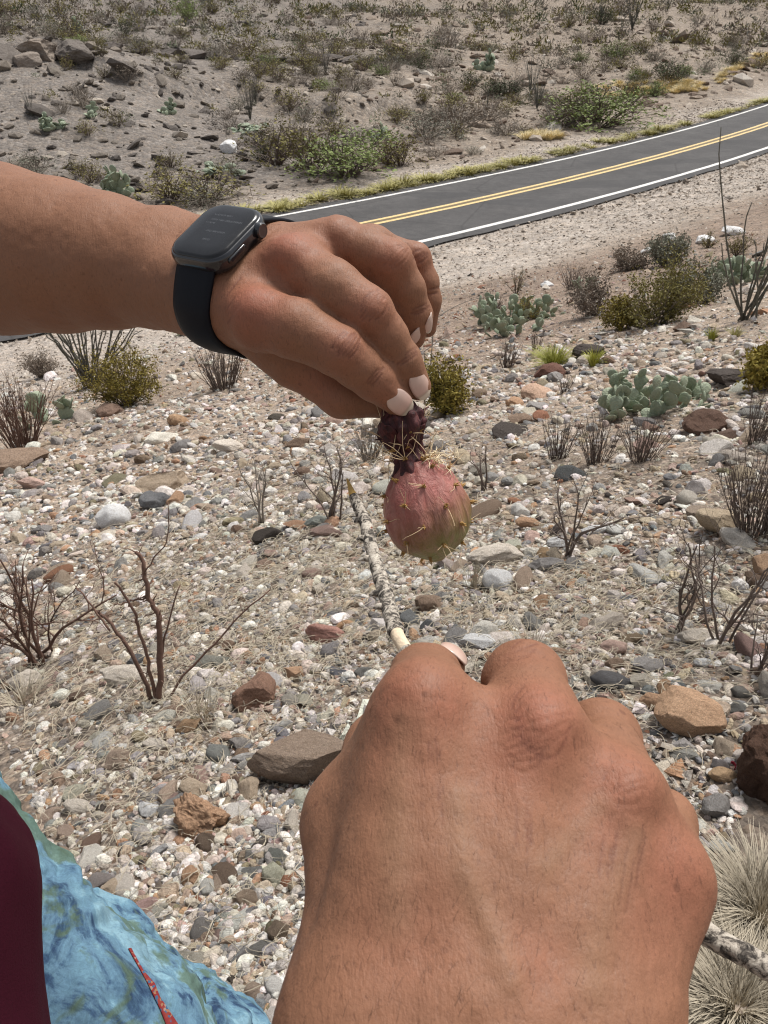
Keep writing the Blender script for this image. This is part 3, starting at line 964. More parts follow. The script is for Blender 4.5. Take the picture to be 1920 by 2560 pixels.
# ---- grass tufts
def tuft_mesh(g, n, h, spread, w, droop=0.5, name='blades', seg=4):
    a = g.uniform(0, 2 * np.pi, n); e = np.sqrt(g.uniform(0, 1, n)) * spread * 0.35
    lean = g.uniform(0.05, 1.0, n) ** 0.8
    L = h * g.uniform(0.55, 1.1, n)
    base = np.stack([np.cos(a) * e, np.sin(a) * e, np.full(n, -0.005)], 1)
    od = np.stack([np.cos(a + g.normal(0, 0.5, n)), np.sin(a + g.normal(0, 0.5, n)), np.zeros(n)], 1)
    side = np.cross(od, UP); rowsL, rowsR = [], []
    for k in range(seg + 1):
        t = k / seg
        P = base + od * (spread * lean * (t ** 1.4))[:, None] + UP * (L * (t - droop * lean * t * t))[:, None]
        ww = (w * (1 - 0.85 * t))
        rowsL.append(P - side * ww); rowsR.append(P + side * ww + UP * ww * 0.4)
    V = np.stack([np.stack(rowsL, 1), np.stack(rowsR, 1)], 2).reshape(-1, 3)      # n, seg+1, 2
    i = (np.arange(n) * (seg + 1) * 2)[:, None] + (np.arange(seg) * 2)[None]
    Q = np.stack([i, i + 1, i + 3, i + 2], -1).reshape(-1, 4)
    return mesh_np(name, V, [Q], False)

def tuft(px, py, hpx, wpx, seed, label, mat, n=160, bw=1.2, group=None, droop=0.5, name='grass_tuft'):
    b = hit(px, py); d = depth_of(b); k = d / FPX
    g = np.random.default_rng(seed)
    me = tuft_mesh(g, n, hpx * k * 1.1, wpx * k * 0.5, bw * k * 0.5, droop)
    return put(name, me, mat, loc=tuple(b), label=label, cat='grass', group=group)

# ---- prickly pear
def pad_mesh():
    n = 10
    V = []; Q = []
    for k, (t, w) in enumerate([(0.0, 0.12), (0.2, 0.30), (0.5, 0.47), (0.8, 0.42), (0.96, 0.2)]):
        for j in range(n):
            a = 2 * np.pi * j / n
            V.append((w * math.cos(a), 0.14 * w * 1.3 * math.sin(a), t))
    V += [(0, 0, -0.02), (0, 0, 1.0)]
    for k in range(4):
        for j in range(n):
            Q.append((k * n + j, k * n + (j + 1) % n, (k + 1) * n + (j + 1) % n, (k + 1) * n + j))
    T = [(50, (j + 1) % n, j) for j in range(n)] + [(51, 40 + j, 40 + (j + 1) % n) for j in range(n)]
    return mesh_np('pad', np.array(V), [np.array(Q), np.array(T)], True)
def pad_mat():
    t = NT('cactus_pad')
    v = t.coord('Object'); oi = t.n('ObjectInfo')
    n = t.noise(v, 4, 3); vo = t.voro(v, 7.5)
    col = t.mix(oi.outputs['Random'], (0.20, 0.25, 0.175), (0.31, 0.355, 0.26))
    col = t.mix(t.ramp(n, [(0.4, 0.0), (0.75, 0.55)]), col, (0.38, 0.40, 0.27))
    col = t.mix(t.ramp(vo.outputs['Distance'], [(0.10, 1.0), (0.17, 0.0)]), col, (0.32, 0.24, 0.13))
    return t.out(col, 0.6, t.bump(vo.outputs['Distance'], 0.25, 0.02), 0.35)
PAD = pad_mesh(); M_PAD = pad_mat(); PAD.materials.append(M_PAD)

def grow_pads(g, Wd, Dp, H, pad, n):
    out = []
    nb = max(4, int(n * 0.42))
    for i in range(nb):
        x, y = g.uniform(-1, 1) * Wd * 0.85, g.uniform(-1, 1) * Dp * 0.8
        out.append((np.array([x, y, -0.02]), unit(np.array([x / Wd * 0.6, y / Dp * 0.5, 1.0]) + g.normal(size=3) * 0.25), g.normal(0, 0.7), pad * g.uniform(0.8, 1.15)))
    k = 0
    while len(out) < n and k < n * 8:
        k += 1
        p, a, rz, s = out[g.integers(0, len(out))]
        side = np.cross(a, np.array([math.cos(rz), math.sin(rz), 0])); 
        lat = unit(np.cross(a, np.array([-math.sin(rz), math.cos(rz), 0.01])))
        q = p + a * s * g.uniform(0.75, 0.97) + lat * s * g.uniform(-0.35, 0.35)
        if q[2] > H * (1 - 0.5 * (q[0] / Wd) ** 2) or abs(q[0]) > Wd or abs(q[1]) > Dp: continue
        out.append((q, unit(a * 0.5 + np.array([0, 0, 0.55]) + g.normal(size=3) * 0.38), rz + g.normal() * 0.7, pad * g.uniform(0.7, 1.1)))
    return out
def pad_matrix(p, a, rz, s):
    x = np.array([math.cos(rz), math.sin(rz), 0.0]); x = unit(x - a * (x @ a)); y = np.cross(a, x)
    M = np.eye(4); M[:3, 0] = x * s; M[:3, 1] = y * s; M[:3, 2] = a * s; M[:3, 3] = p
    return M

def prickly_pear(px, py, hpx, wpx, n, padpx, seed, label):
    b = hit(px, py); d = depth_of(b); k = d / FPX
    root = thing('prickly_pear', label, 'cactus', tuple(b))
    g = np.random.default_rng(seed)
    for p, a, rz, s in grow_pads(g, wpx * k * 0.5, wpx * k * 0.32, hpx * k * 1.0, padpx * k, n):
        o = bpy.data.objects.new('pad', PAD); COL.objects.link(o)
        o.parent = root; o.matrix_local = Matrix(pad_matrix(p, a, rz, s).tolist())
    return root

prickly_pear(1625, 1024, 134, 270, 120, 38, 1, 'big blue-green prickly pear with broad pads in front of dark rocks')
prickly_pear(1305, 802, 102, 250, 130, 23, 2, 'low spreading prickly pear with small pale pads beside pinching fingers')
prickly_pear(1860, 702, 92, 200, 110, 24, 3, 'prickly pear standing behind the tall wand stems by the shoulder')
prickly_pear(1280, 832, 40, 150, 40, 22, 4, 'flat patch of pale pads in front of the low prickly pear')
prickly_pear(125, 1058, 62, 110, 16, 40, 5, 'small prickly pear behind the reddish leafless shrub')
prickly_pear(1468, 722, 32, 70, 14, 20, 6, 'pale yellowish young prickly pear beside a dry brown bush')

# ocotillos
def ocotillo(px, py, tips, seed, label, rpx):
    b = hit(px, py); d = depth_of(b); k = d / FPX
    root = thing('ocotillo', label, 'ocotillo', tuple(b))
    g = np.random.default_rng(seed)
    ax = np.array([1, 0, 0.0])
    for (dx, dy, bulge) in tips:
        top = np.array([dx * k, g.normal() * 0.07 * abs(dy) * k, -dy * k * 1.08])
        t = np.linspace(0, 1, 10)[:, None]
        base = np.array([g.normal() * 9 * k, g.normal() * 9 * k, -0.02])
        pts = base * (1 - t) + top * t + ax * bulge * k * (4 * t * (1 - t)) + g.normal(size=(10, 3)) * 2.2 * k * t
        mb = MB(); mb.tube(pts, np.linspace(rpx * k * 0.5, rpx * k * 0.2, 10), 5)
        for w in range(1, 10):
            for _ in range(3):
                q = pts[w] + (pts[w - 1] - pts[w]) * g.uniform()
                mb.tube(np.array([q, q + unit(g.normal(size=3)) * rpx * k * 0.9]), [rpx * k * 0.14, rpx * k * 0.05], 3, False)
        put('stem', mb.mesh('stem'), M_OCO, root)
g0 = np.random.default_rng(3)
tips = [(-120 + 26 * i + g0.normal() * 8, -175 - g0.uniform(0, 70) + abs(i - 6) * 6, g0.normal() * 8) for i in range(13)] + [(-125 + 16 * i + g0.normal() * 10, -150 - g0.uniform(0, 80), g0.normal() * 8) for i in range(14)] + [(-95 + 22 * i + g0.normal() * 10, -130 - g0.uniform(0, 50), g0.normal() * 6) for i in range(11)]
ocotillo(232, 968, tips, 1, 'grey ocotillo with a fan of upright wands under the forearm', 5.2)
ocotillo(1862, 800, [(-165, -400, -16), (-30, -385, 16), (45, -370, 8), (-60, -260, -10), (15, -330, -8), (-8, -300, 12), (62, -270, 10), (-110, -180, -14), (30, -210, -6), (75, -190, 4), (-40, -190, 6), (5, -170, -4), (50, -150, 5)], 2, 'tall sparse ocotillo with long bare leaning wands', 6.0)

# bushes on the near slope
bush(318, 1012, 165, 235, 1, 'yellow-green creosote bush with open branches at the foot of the ocotillo', M_CREO, M_TWIGD, 46, 170, 0.038)
bush(1115, 1035, 160, 130, 2, 'yellow-green creosote bush behind the dried flower end', M_CREO, M_TWIGD, 32, 120, 0.036)
bush(1640, 812, 190, 220, 3, 'tall thin olive bush with bare grey top near the low prickly pear', M_CREOD, M_TWIGG, 40, 110, 0.042, fill=0.1)
bush(1555, 822, 85, 130, 4, 'low olive bush at the foot of the tall thin bush', M_CREO, M_TWIGD, 28, 100, 0.042)
bush(1480, 790, 110, 150, 5, 'brownish sparse bush between the two near prickly pears', M_BRSH, M_TWIGD, 30, 90, 0.04)
bush(1905, 975, 120, 110, 6, 'creosote bush beside the long dark jagged rock', M_CREO, M_TWIGD, 26, 110, 0.036)
bush(1735, 760, 110, 170, 7, 'grey dry bush right of the tall thin olive bush', M_GREYG, M_TWIGG, 36, 90, 0.045)
bush(1660, 665, 80, 150, 8, 'grey-green leafy bush at the shoulder edge', M_GREYG, M_TWIGG, 34, 110, 0.055)
bush(1570, 675, 60, 150, 9, 'dull brown bush beside the grey-green shoulder bush', M_BRSH, M_TWIGD, 30, 100, 0.05)
bush(1840, 640, 70, 100, 10, 'olive tuft-like bush under the ocotillo wands', M_CREOD, M_TWIGD, 18, 60, 0.03)
bush(1290, 735, 75, 60, 11, 'small olive sprig rising from the low prickly pear', M_CREOD, M_TWIGD, 10, 60, 0.022)
bush(1320, 800, 70, 70, 12, 'olive creosote growing through the low prickly pear', M_CREO, M_TWIGD, 14, 80, 0.022)
bush(105, 945, 75, 110, 13, 'dull olive-brown bush beside the ocotillo', M_BRSH, M_TWIGD, 30, 100, 0.04)
bush(1770, 620, 45, 60, 14, 'small olive weed growing among white shoulder boulders', M_CREOD, M_TWIGD, 12, 50, 0.03)
bush(455, 838, 32, 60, 15, 'small green weed directly under the watch strap', M_GREEN, M_TWIGD, 14, 60, 0.03)
wand_bush(1432, 722, 62, 90, 40, 16, 'dry brown rounded bush uphill of the yellowish young cactus', M_TWIGD, 2.0)

# leafless wand shrubs
wand_bush(558, 972, 110, 150, 46, 21, 'leafless upright twig clump under the pinching hand', M_TWIGD, 3.6)
wand_bush(55, 1118, 175, 190, 46, 22, 'reddish leafless upright shrub above the brown ledge', M_TWIG, 4.0, forks=0.6)
wand_bush(1392, 1148, 115, 110, 26, 23, 'leafless dark twig clump, first of three below the big prickly pear', M_TWIGD, 3.6)
wand_bush(1490, 1160, 125, 130, 34, 24, 'leafless dark twig clump, middle of three below the big prickly pear', M_TWIGD, 3.6)
wand_bush(1605, 1150, 120, 150, 34, 25, 'leafless dark twig clump, last of three below the big prickly pear', M_TWIGD, 3.6)
wand_bush(1895, 1340, 250, 270, 80, 26, 'large dark leafless bush behind the sloping tan boulder', M_TWIGD, 4.4, forks=0.7)
wand_bush(1890, 1110, 150, 110, 34, 27, 'dark leafless twigs beyond the large leafless bush', M_TWIGD, 3.2)
wand_bush(1268, 924, 75, 60, 22, 28, 'thin bunch of dead grey stalks beside yellow-green grass', M_TWIGD, 3.0)
wand_bush(1340, 885, 60, 40, 14, 29, 'few dead upright stalks behind yellow-green grass', M_TWIGD, 2.6)
wand_bush(925, 1150, 110, 110, 26, 30, 'leafless grey twigs behind the dried flower end', M_TWIGG, 3.4)
wand_bush(1235, 800, 70, 90, 30, 31, 'dark dead bush left of the low prickly pear', M_TWIGD, 2.4)
wand_bush(1410, 985, 55, 50, 14, 32, 'small dead twig tuft downhill of the yellow-green grass', M_TWIGD, 2.6)

# thorny shrubs close by
twig_shrub(112, 1655, 300, 420, 9, 41, 'sprawling thorny leafless shrub, widest of the near ones', M_TWIG, 9, 4, 0.5)
twig_shrub(660, 1310, 175, 130, 4, 42, 'pale thorny twigs, four bare stems uphill of the stick', M_TWIGG, 7, 3, 0.7)
twig_shrub(835, 1308, 190, 140, 5, 43, 'dark thorny twigs directly behind the stick', M_TWIGD, 7, 3, 0.7)
twig_shrub(1415, 1392, 190, 160, 5, 44, 'dark thorny shrub growing beside the cream slab', M_TWIGD, 9, 3, 0.8)
twig_shrub(1690, 1580, 260, 150, 4, 45, 'forked dark thorny shrub over the flat tan stone', M_TWIGD, 8.5, 3, 0.9)
twig_shrub(1800, 1610, 290, 220, 5, 46, 'slanting dark thorny shrub uphill of the flat pale oval stone', M_TWIGD, 8.5, 3, 0.8)
twig_shrub(1210, 1225, 110, 70, 3, 47, 'small dark twigs just right of the fruit', M_TWIGD, 7, 2, 0.9)
twig_shrub(1885, 1680, 150, 150, 4, 48, 'low thorny twigs above the dark brown boulder', M_TWIGD, 8, 3, 0.6)

# the red-brown forked shrub: its stems follow the photograph at their own distance
def forked():
    b = hit(398, 1752); d = depth_of(b); k = d / FPX
    root = thing('twig_shrub', 'red-brown forked shrub with a thick bare stem in front of a wide pale stone', 'shrub', tuple(b))
    g = np.random.default_rng(8)
    rgt = np.array([1, 0, 0.0]); upv = np.array([0, 0.25, 0.97]); fw = np.array([0, 1, 0.0])
    S = [([(395, 1765), (405, 1700), (412, 1640), (420, 1560), (418, 1530), (400, 1498), (396, 1460), (398, 1420), (385, 1395)], 17, 0.0),
         ([(380, 1755), (362, 1690), (335, 1630), (310, 1590), (285, 1560), (262, 1545)], 12, 0.1),
         ([(392, 1755), (385, 1680), (382, 1620), (370, 1560), (368, 1520), (345, 1470), (330, 1450)], 10, -0.08),
         ([(410, 1660), (425, 1600), (445, 1545), (470, 1480)], 6, 0.1),
         ([(400, 1500), (375, 1503), (345, 1510), (318, 1515)], 6, 0.0),
         ([(300, 1578), (270, 1535), (245, 1500), (225, 1480)], 6, 0.06),
         ([(415, 1750), (470, 1690), (540, 1630), (600, 1575), (680, 1520)], 7, 0.25),
         ([(398, 1440), (420, 1410), (455, 1380), (460, 1340), (462, 1300)], 4, 0.1)]
    for pl, rp, dep in S:
        pl = np.array(pl, float)
        t = np.linspace(0, len(pl) - 1, 3 * len(pl))
        P2 = np.stack([np.interp(t, np.arange(len(pl)), pl[:, c]) for c in (0, 1)], 1)
        tt = np.linspace(0, 1, len(P2))[:, None]
        W = (P2[:, :1] - 398) * k * rgt + (1752 - P2[:, 1:]) * k * 1.12 * upv + fw * dep * tt * 0.35 + g.normal(size=(len(P2), 3)) * 1.6 * k
        mb = MB(); rr = np.linspace(rp * k * 0.5, rp * k * 0.26, len(W))
        mb.tube(W, rr, 7)
        for w in range(3, len(W)):
            if g.uniform() < 0.75:
                e, _ = wander(W[w], unit(g.normal(size=3) + UP * 0.3), g.uniform(8, 40) * k, 4, g, 0.25)
                mb.tube(e, np.linspace(rr[w] * 0.45, rr[w] * 0.12, 5), 4, False)
        put('stem', mb.mesh('stem'), M_TWIG, root)
forked()

# long pale arching stalks beside the hand
for i, (p0, p1, bul) in enumerate([((1060, 880), (1215, 812), 16), ((1085, 800), (1232, 742), 14)]):
    b = hit(1060, 1010 + 10 * i); d = depth_of(b) * 0.97
    t = np.linspace(0, 1, 10)
    P = np.array([c2w(cp(p0[0] + (p1[0] - p0[0]) * a, p0[1] + (p1[1] - p0[1]) * a - bul * 4 * a * (1 - a), d)) for a in t])
    P = np.vstack([b[None], P[:1] * 0.5 + b * 0.5 + [[0.02, 0, 0.03]], P]) - b
    mb = MB(); mb.tube(P, np.linspace(0.006, 0.0025, len(P)), 5)
    put('dry_stalk', mb.mesh('dry_stalk'), M_TWIGG, loc=tuple(b), label=['long pale arching dry stalk beside the pinching fingers, lower of two', 'long pale arching dry stalk beside the pinching fingers, upper of two'][i], cat='stalk')

# grasses
tuft(1385, 912, 48, 130, 1, 'yellow-green grass clump in front of the dark rock', M_YGRASS, 420, 2.2)
tuft(1483, 914, 52, 60, 2, 'small yellow-green grass clump at the end of the dark rock', M_YGRASS, 140, 2.2)
tuft(1778, 852, 44, 44, 3, 'single bright yellow-green tuft on bare brown soil', M_YGRASS, 110, 2.0)
tuft(1838, 842, 30, 50, 4, 'faint yellowish tuft near the foot of the ocotillo', M_RGRASS, 90, 1.8)
tuft(1845, 2520, 130, 420, 5, 'dense straw-coloured bunch grass lowest beside the wrist', M_STRAW, 1500, 4.5, droop=0.75)
tuft(1905, 2290, 150, 400, 6, 'dense straw-coloured bunch grass behind the stick end', M_STRAW, 1500, 4.2, droop=0.7)
tuft(1800, 2230, 90, 150, 7, 'thin straw grass fringe against the gripping hand', M_STRAW, 260, 3.5, droop=0.6)
tuft(1330, 1650, 110, 190, 8, 'thin dry straw grass uphill of the middle knuckle', M_STRAW, 60, 2.6, droop=0.4)
tuft(505, 1790, 120, 160, 9, 'thin dry straw grass downhill of the forked shrub', M_STRAW, 50, 2.6, droop=0.4)
tuft(60, 1760, 90, 240, 10, 'thin dry straw grass under the sprawling thorny shrub', M_STRAW, 90, 2.6, droop=0.7)
tuft(1180, 1470, 100, 90, 11, 'thin dry straw grass beside the hanging fruit', M_STRAW, 40, 2.2, droop=0.4)

# fine dry litter between the stones
def litter():
    g = np.random.default_rng(77)
    mb = MB()
    centres = [(900, 1350, 1.0), (620, 1620, 1.0), (560, 1500, 0.8), (760, 1450, 1.0), (1350, 1520, 0.8), (150, 1780, 1.0), (700, 1250, 0.8), (400, 1420, 0.9), (1000, 1300, 0.7), (1500, 1480, 0.7), (300, 1950, 0.5), (800, 1650, 0.8), (1650, 1650, 0.5), (1150, 1560, 0.7), (500, 1700, 1.0), (950, 1430, 0.9), (250, 1560, 0.8)]
    C = np.array([hit(a, b) for a, b, w in centres])
    n = 8500
    ci = g.integers(0, len(C), n)
    uni = g.uniform(size=n) < 0.35
    r = np.exp(g.uniform(np.log(0.8), np.log(6.0), n)); az = np.radians(g.uniform(-32, 32, n))
    dist = np.hypot(C[ci, 0], C[ci, 1])
    P = C[ci, :2] + g.normal(size=(n, 2)) * (0.11 * dist)[:, None]
    P[uni] = np.stack([r * np.sin(az), r * np.cos(az)], 1)[uni]
    rr = np.hypot(P[:, 0], P[:, 1])
    L = g.uniform(0.03, 0.10, n) * (0.6 + 0.35 * rr)
    w = (0.00045 + 0.00028 * rr) * g.uniform(0.6, 1.2, n)
    a = g.uniform(0, 2 * np.pi, n); turn = g.normal(0, 0.5, n)
    seg = 5
    rows = []
    x, y = P[:, 0].copy(), P[:, 1].copy()
    zoff = g.uniform(0.004, 0.02, n); lift = g.uniform(-0.002, 0.025, n)
    for k in range(seg + 1):
        z = ground(x, y) + zoff + lift * math.sin(k / seg * 2.6)
        nx, ny = -np.sin(a), np.cos(a)
        rows.append((np.stack([x - nx * w, y - ny * w, z], 1), np.stack([x + nx * w, y + ny * w, z + w], 1), np.stack([x, y, z + 1.6 * w], 1)))
        x = x + np.cos(a) * L / seg; y = y + np.sin(a) * L / seg; a = a + turn * g.uniform(0.3, 1.2, n)
    V = np.stack([np.stack([p, t, q], 1) for p, q, t in rows], 1).reshape(-1, 3)      # n, seg+1, 3
    i = (np.arange(n) * (seg + 1) * 3)[:, None] + (np.arange(seg) * 3)[None]
    Q = np.concatenate([np.stack([i, i + 1, i + 4, i + 3], -1).reshape(-1, 4), np.stack([i + 1, i + 2, i + 5, i + 4], -1).reshape(-1, 4)])
    put('dry_litter', mesh_np('dry_litter', V, [Q], True), M_STRAW, label='fine straw and dry stems lying between the stones', cat='litter', kind='stuff')
litter()

# ---- beyond the road
def far_variant(kind, seed):
    g = np.random.default_rng(seed)
    mb = MB(); mi = []
    if kind == 'cactus':
        V0 = np.zeros((len(PAD.vertices), 3), np.float32); PAD.vertices.foreach_get('co', V0.ravel())
        V0 = V0.reshape(-1, 3)
        F4 = np.array([p.vertices[:] for p in PAD.polygons if len(p.vertices) == 4]); F3 = np.array([p.vertices[:] for p in PAD.polygons if len(p.vertices) == 3])
        for p, a, rz, s in grow_pads(g, 0.40, 0.34, 0.90, 0.30, 44):
            M = pad_matrix(p, a, rz, s); mb.add(V0 @ M[:3, :3].T + M[:3, 3], [F4, F3])
        m = mb.mesh('far_cactus'); m.materials.append(M_PAD); return m
    if kind == 'ocotillo':
        for i in range(14):
            a = g.uniform(0, 2 * np.pi); e = g.uniform(0.1, 0.5)
            t = np.linspace(0, 1, 5)[:, None]
            pts = np.array([math.cos(a) * e, math.sin(a) * e, g.uniform(0.7, 1)]) * t + g.normal(size=(5, 3)) * 0.015
            mb.tube(pts, np.linspace(0.014, 0.006, 5), 3, False)
        m = mb.mesh('far_ocotillo'); m.materials.append(M_OCO); return m
    ns = 26
    nl = {'dead': 0, 'brown': 420, 'olive': 620, 'grey': 520, 'green': 2200, 'dark': 1500}[kind]
    tips = []
    for i in range(ns):
        a = g.uniform(0, 2 * np.pi); e = math.sqrt(g.uniform()) * 0.5
        top = np.array([math.cos(a) * e, math.sin(a) * e, (1 - 1.1 * e * e * 1.6) * g.uniform(0.6, 1.0)])
        pts, _ = wander(np.array([math.cos(a), math.sin(a), 0]) * e * 0.2, unit(top), np.linalg.norm(top), 4, g, 0.15)
        mb.tube(pts, np.linspace(0.012, 0.005, 5), 3, False); tips.append(pts)
        for q in range(3):
            p2, _ = wander(pts[g.integers(1, 4)], unit(top + g.normal(size=3) * 0.5), 0.35, 2, g, 0.2)
            mb.tube(p2, np.linspace(0.007, 0.003, 3), 3, False); tips.append(np.vstack([p2, p2[-1:], p2[-1:]]))
    nq = mb.n
    nfs = sum(len(x) for v in mb.P.values() for x in v)
    if nl:
        idx = g.integers(0, len(tips), nl); tt = g.uniform(0.8, 3.99, nl); ii = tt.astype(int); f = (tt - ii)[:, None]
        T = np.array([t[:5] for t in tips])
        C = T[idx, ii] * (1 - f) + T[idx, np.minimum(ii + 1, 4)] * f + g.normal(size=(nl, 3)) * 0.045
        C[:, 2] = np.abs(C[:, 2])
        leaves(mb, C, np.full(nl, 0.05 if kind in ('green', 'dark') else 0.06), g, None, 0.55)
    m = mb.mesh('far_' + kind, False)
    st, lf = {'dead': (M_TWIGG, M_TWIGG), 'brown': (M_TWIGG, M_BRSH), 'olive': (M_TWIGD, M_CREOD), 'grey': (M_TWIGG, M_GREYG), 'green': (M_TWIGD, M_GREEN), 'dark': (M_TWIGD, M_DGREEN)}[kind]
    m.materials.append(st); m.materials.append(lf)
    mi = np.zeros(len(m.polygons), np.int32); mi[nfs:] = 1
    m.polygons.foreach_set('material_index', mi)
    return m
FV = {k: [far_variant(k, 10 * i + s) for s in range(3)] for i, k in enumerate(('dead', 'brown', 'olive', 'grey', 'green', 'dark', 'cactus', 'ocotillo'))}
NAME = {'dead': 'dead_bush', 'brown': 'desert_shrub', 'olive': 'creosote_bush', 'grey': 'grey_shrub', 'green': 'green_bush', 'dark': 'dark_bush', 'cactus': 'prickly_pear', 'ocotillo': 'ocotillo'}
CATN = {'cactus': 'cactus', 'ocotillo': 'ocotillo'}
def far_plant(kind, P, w, h, seed, label, group=None):
    o = put(NAME[kind], FV[kind][seed % 3], loc=(P[0], P[1], P[2] - 0.03), label=label, cat=CATN.get(kind, 'shrub'), group=group)
    o.scale = (w, w, h); o.rotation_euler = (0, 0, seed * 2.4)
    return o
def far_px(kind, px, py, wpx, hpx, label, seed=None):
    b = hit(px, py); d = depth_of(b); k = d / FPX
    far_plant(kind, b, wpx * k, hpx * k * 1.05, seed if seed is not None else int(px + py), label)
FP = [('green', 870, 440, 235, 105, 'bright green bush at the far edge of the road shoulder'), ('olive', 790, 432, 130, 110, 'olive bush left of the bright green bush'), ('olive', 975, 412, 110, 70, 'yellow-olive bush right of the bright green bush'),
      ('olive', 690, 410, 170, 100, 'wide brownish olive bush uphill of the green bush'), ('brown', 735, 370, 150, 90, 'brown twiggy bush behind the wide olive bush'),
      ('olive', 520, 500, 190, 75, 'olive bush above the watch, first in the row'), ('olive', 430, 500, 160, 80, 'olive bush beside the pale cactus above the forearm'), ('grey', 505, 512, 110, 60, 'grey-green shrub just above the watch'),
      ('cactus', 290, 490, 85, 75, 'pale grey-green prickly pear at the edge of the forearm'), ('cactus', 560, 440, 100, 45, 'dark green prickly pear among olive bushes'), ('cactus', 620, 332, 90, 32, 'flat green prickly pear on the hillside toe'), ('cactus', 425, 285, 52, 36, 'round prickly pear on the bare grey slope'),
      ('cactus', 130, 322, 75, 38, 'prickly pear at the toe of the bare grey slope'), ('cactus', 235, 292, 50, 34, 'prickly pear above its neighbour on the grey slope'), ('olive', 295, 315, 50, 42, 'small ochre bush between two hillside prickly pears'), ('brown', 210, 268, 60, 50, 'thin brown bush on the bare grey slope'),
      ('brown', 318, 200, 70, 46, 'rounded brown bush high on the bare grey slope'), ('olive', 262, 196, 34, 32, 'small olive bush beside the rounded brown bush'), ('brown', 196, 238, 36, 34, 'small pale bush in the middle of the grey slope'), ('grey', 90, 440, 110, 60, 'grey bush touching the top of the forearm'),
      ('cactus', 190, 82, 44, 34, 'green prickly pear on top of the ledge'), ('olive', 255, 140, 30, 40, 'olive bush at the overhanging outcrop'), ('olive', 170, 175, 34, 34, 'yellow-olive bush below the outcrop boulders'),
      ('green', 1490, 318, 225, 95, 'dense green bush beside the golden grass'), ('brown', 1400, 318, 130, 70, 'grey-brown bush leaning on the dense green bush'), ('dark', 1572, 262, 40, 62, 'dark upright conifer-like shrub by the dense green bush'), ('dark', 1668, 205, 80, 52, 'dark round bush above the golden grass'),
      ('brown', 1265, 338, 90, 48, 'low grey-brown bush at the shoulder'), ('brown', 1140, 325, 150, 75, 'wide grey-brown bush row above the shoulder'), ('grey', 1065, 345, 140, 60, 'sage-green wide bush above the shoulder'), ('brown', 1220, 300, 110, 60, 'brown bush behind the grey-brown row'), ('olive', 1000, 415, 100, 80, 'olive round bush at the near end of the far bushes'),
      ('grey', 1350, 262, 80, 40, 'grey bush uphill of the dense green bush'), ('grey', 1180, 385, 40, 22, 'tiny sage plant alone on the far shoulder'), ('brown', 1085, 392, 70, 36, 'dry brown clump on the far shoulder'),
      ('ocotillo', 1580, 75, 70, 110, 'bare ocotillo standing on the right-hand hillside'), ('ocotillo', 640, 260, 40, 70, 'thin ocotillo on the hillside toe'), ('ocotillo', 80, 290, 40, 70, 'thin ocotillo near the hillside prickly pear'), ('ocotillo', 1500, 60, 60, 70, 'second bare ocotillo on the right-hand hillside')]
for f in FP: far_px(*f)
NF = len(FP)
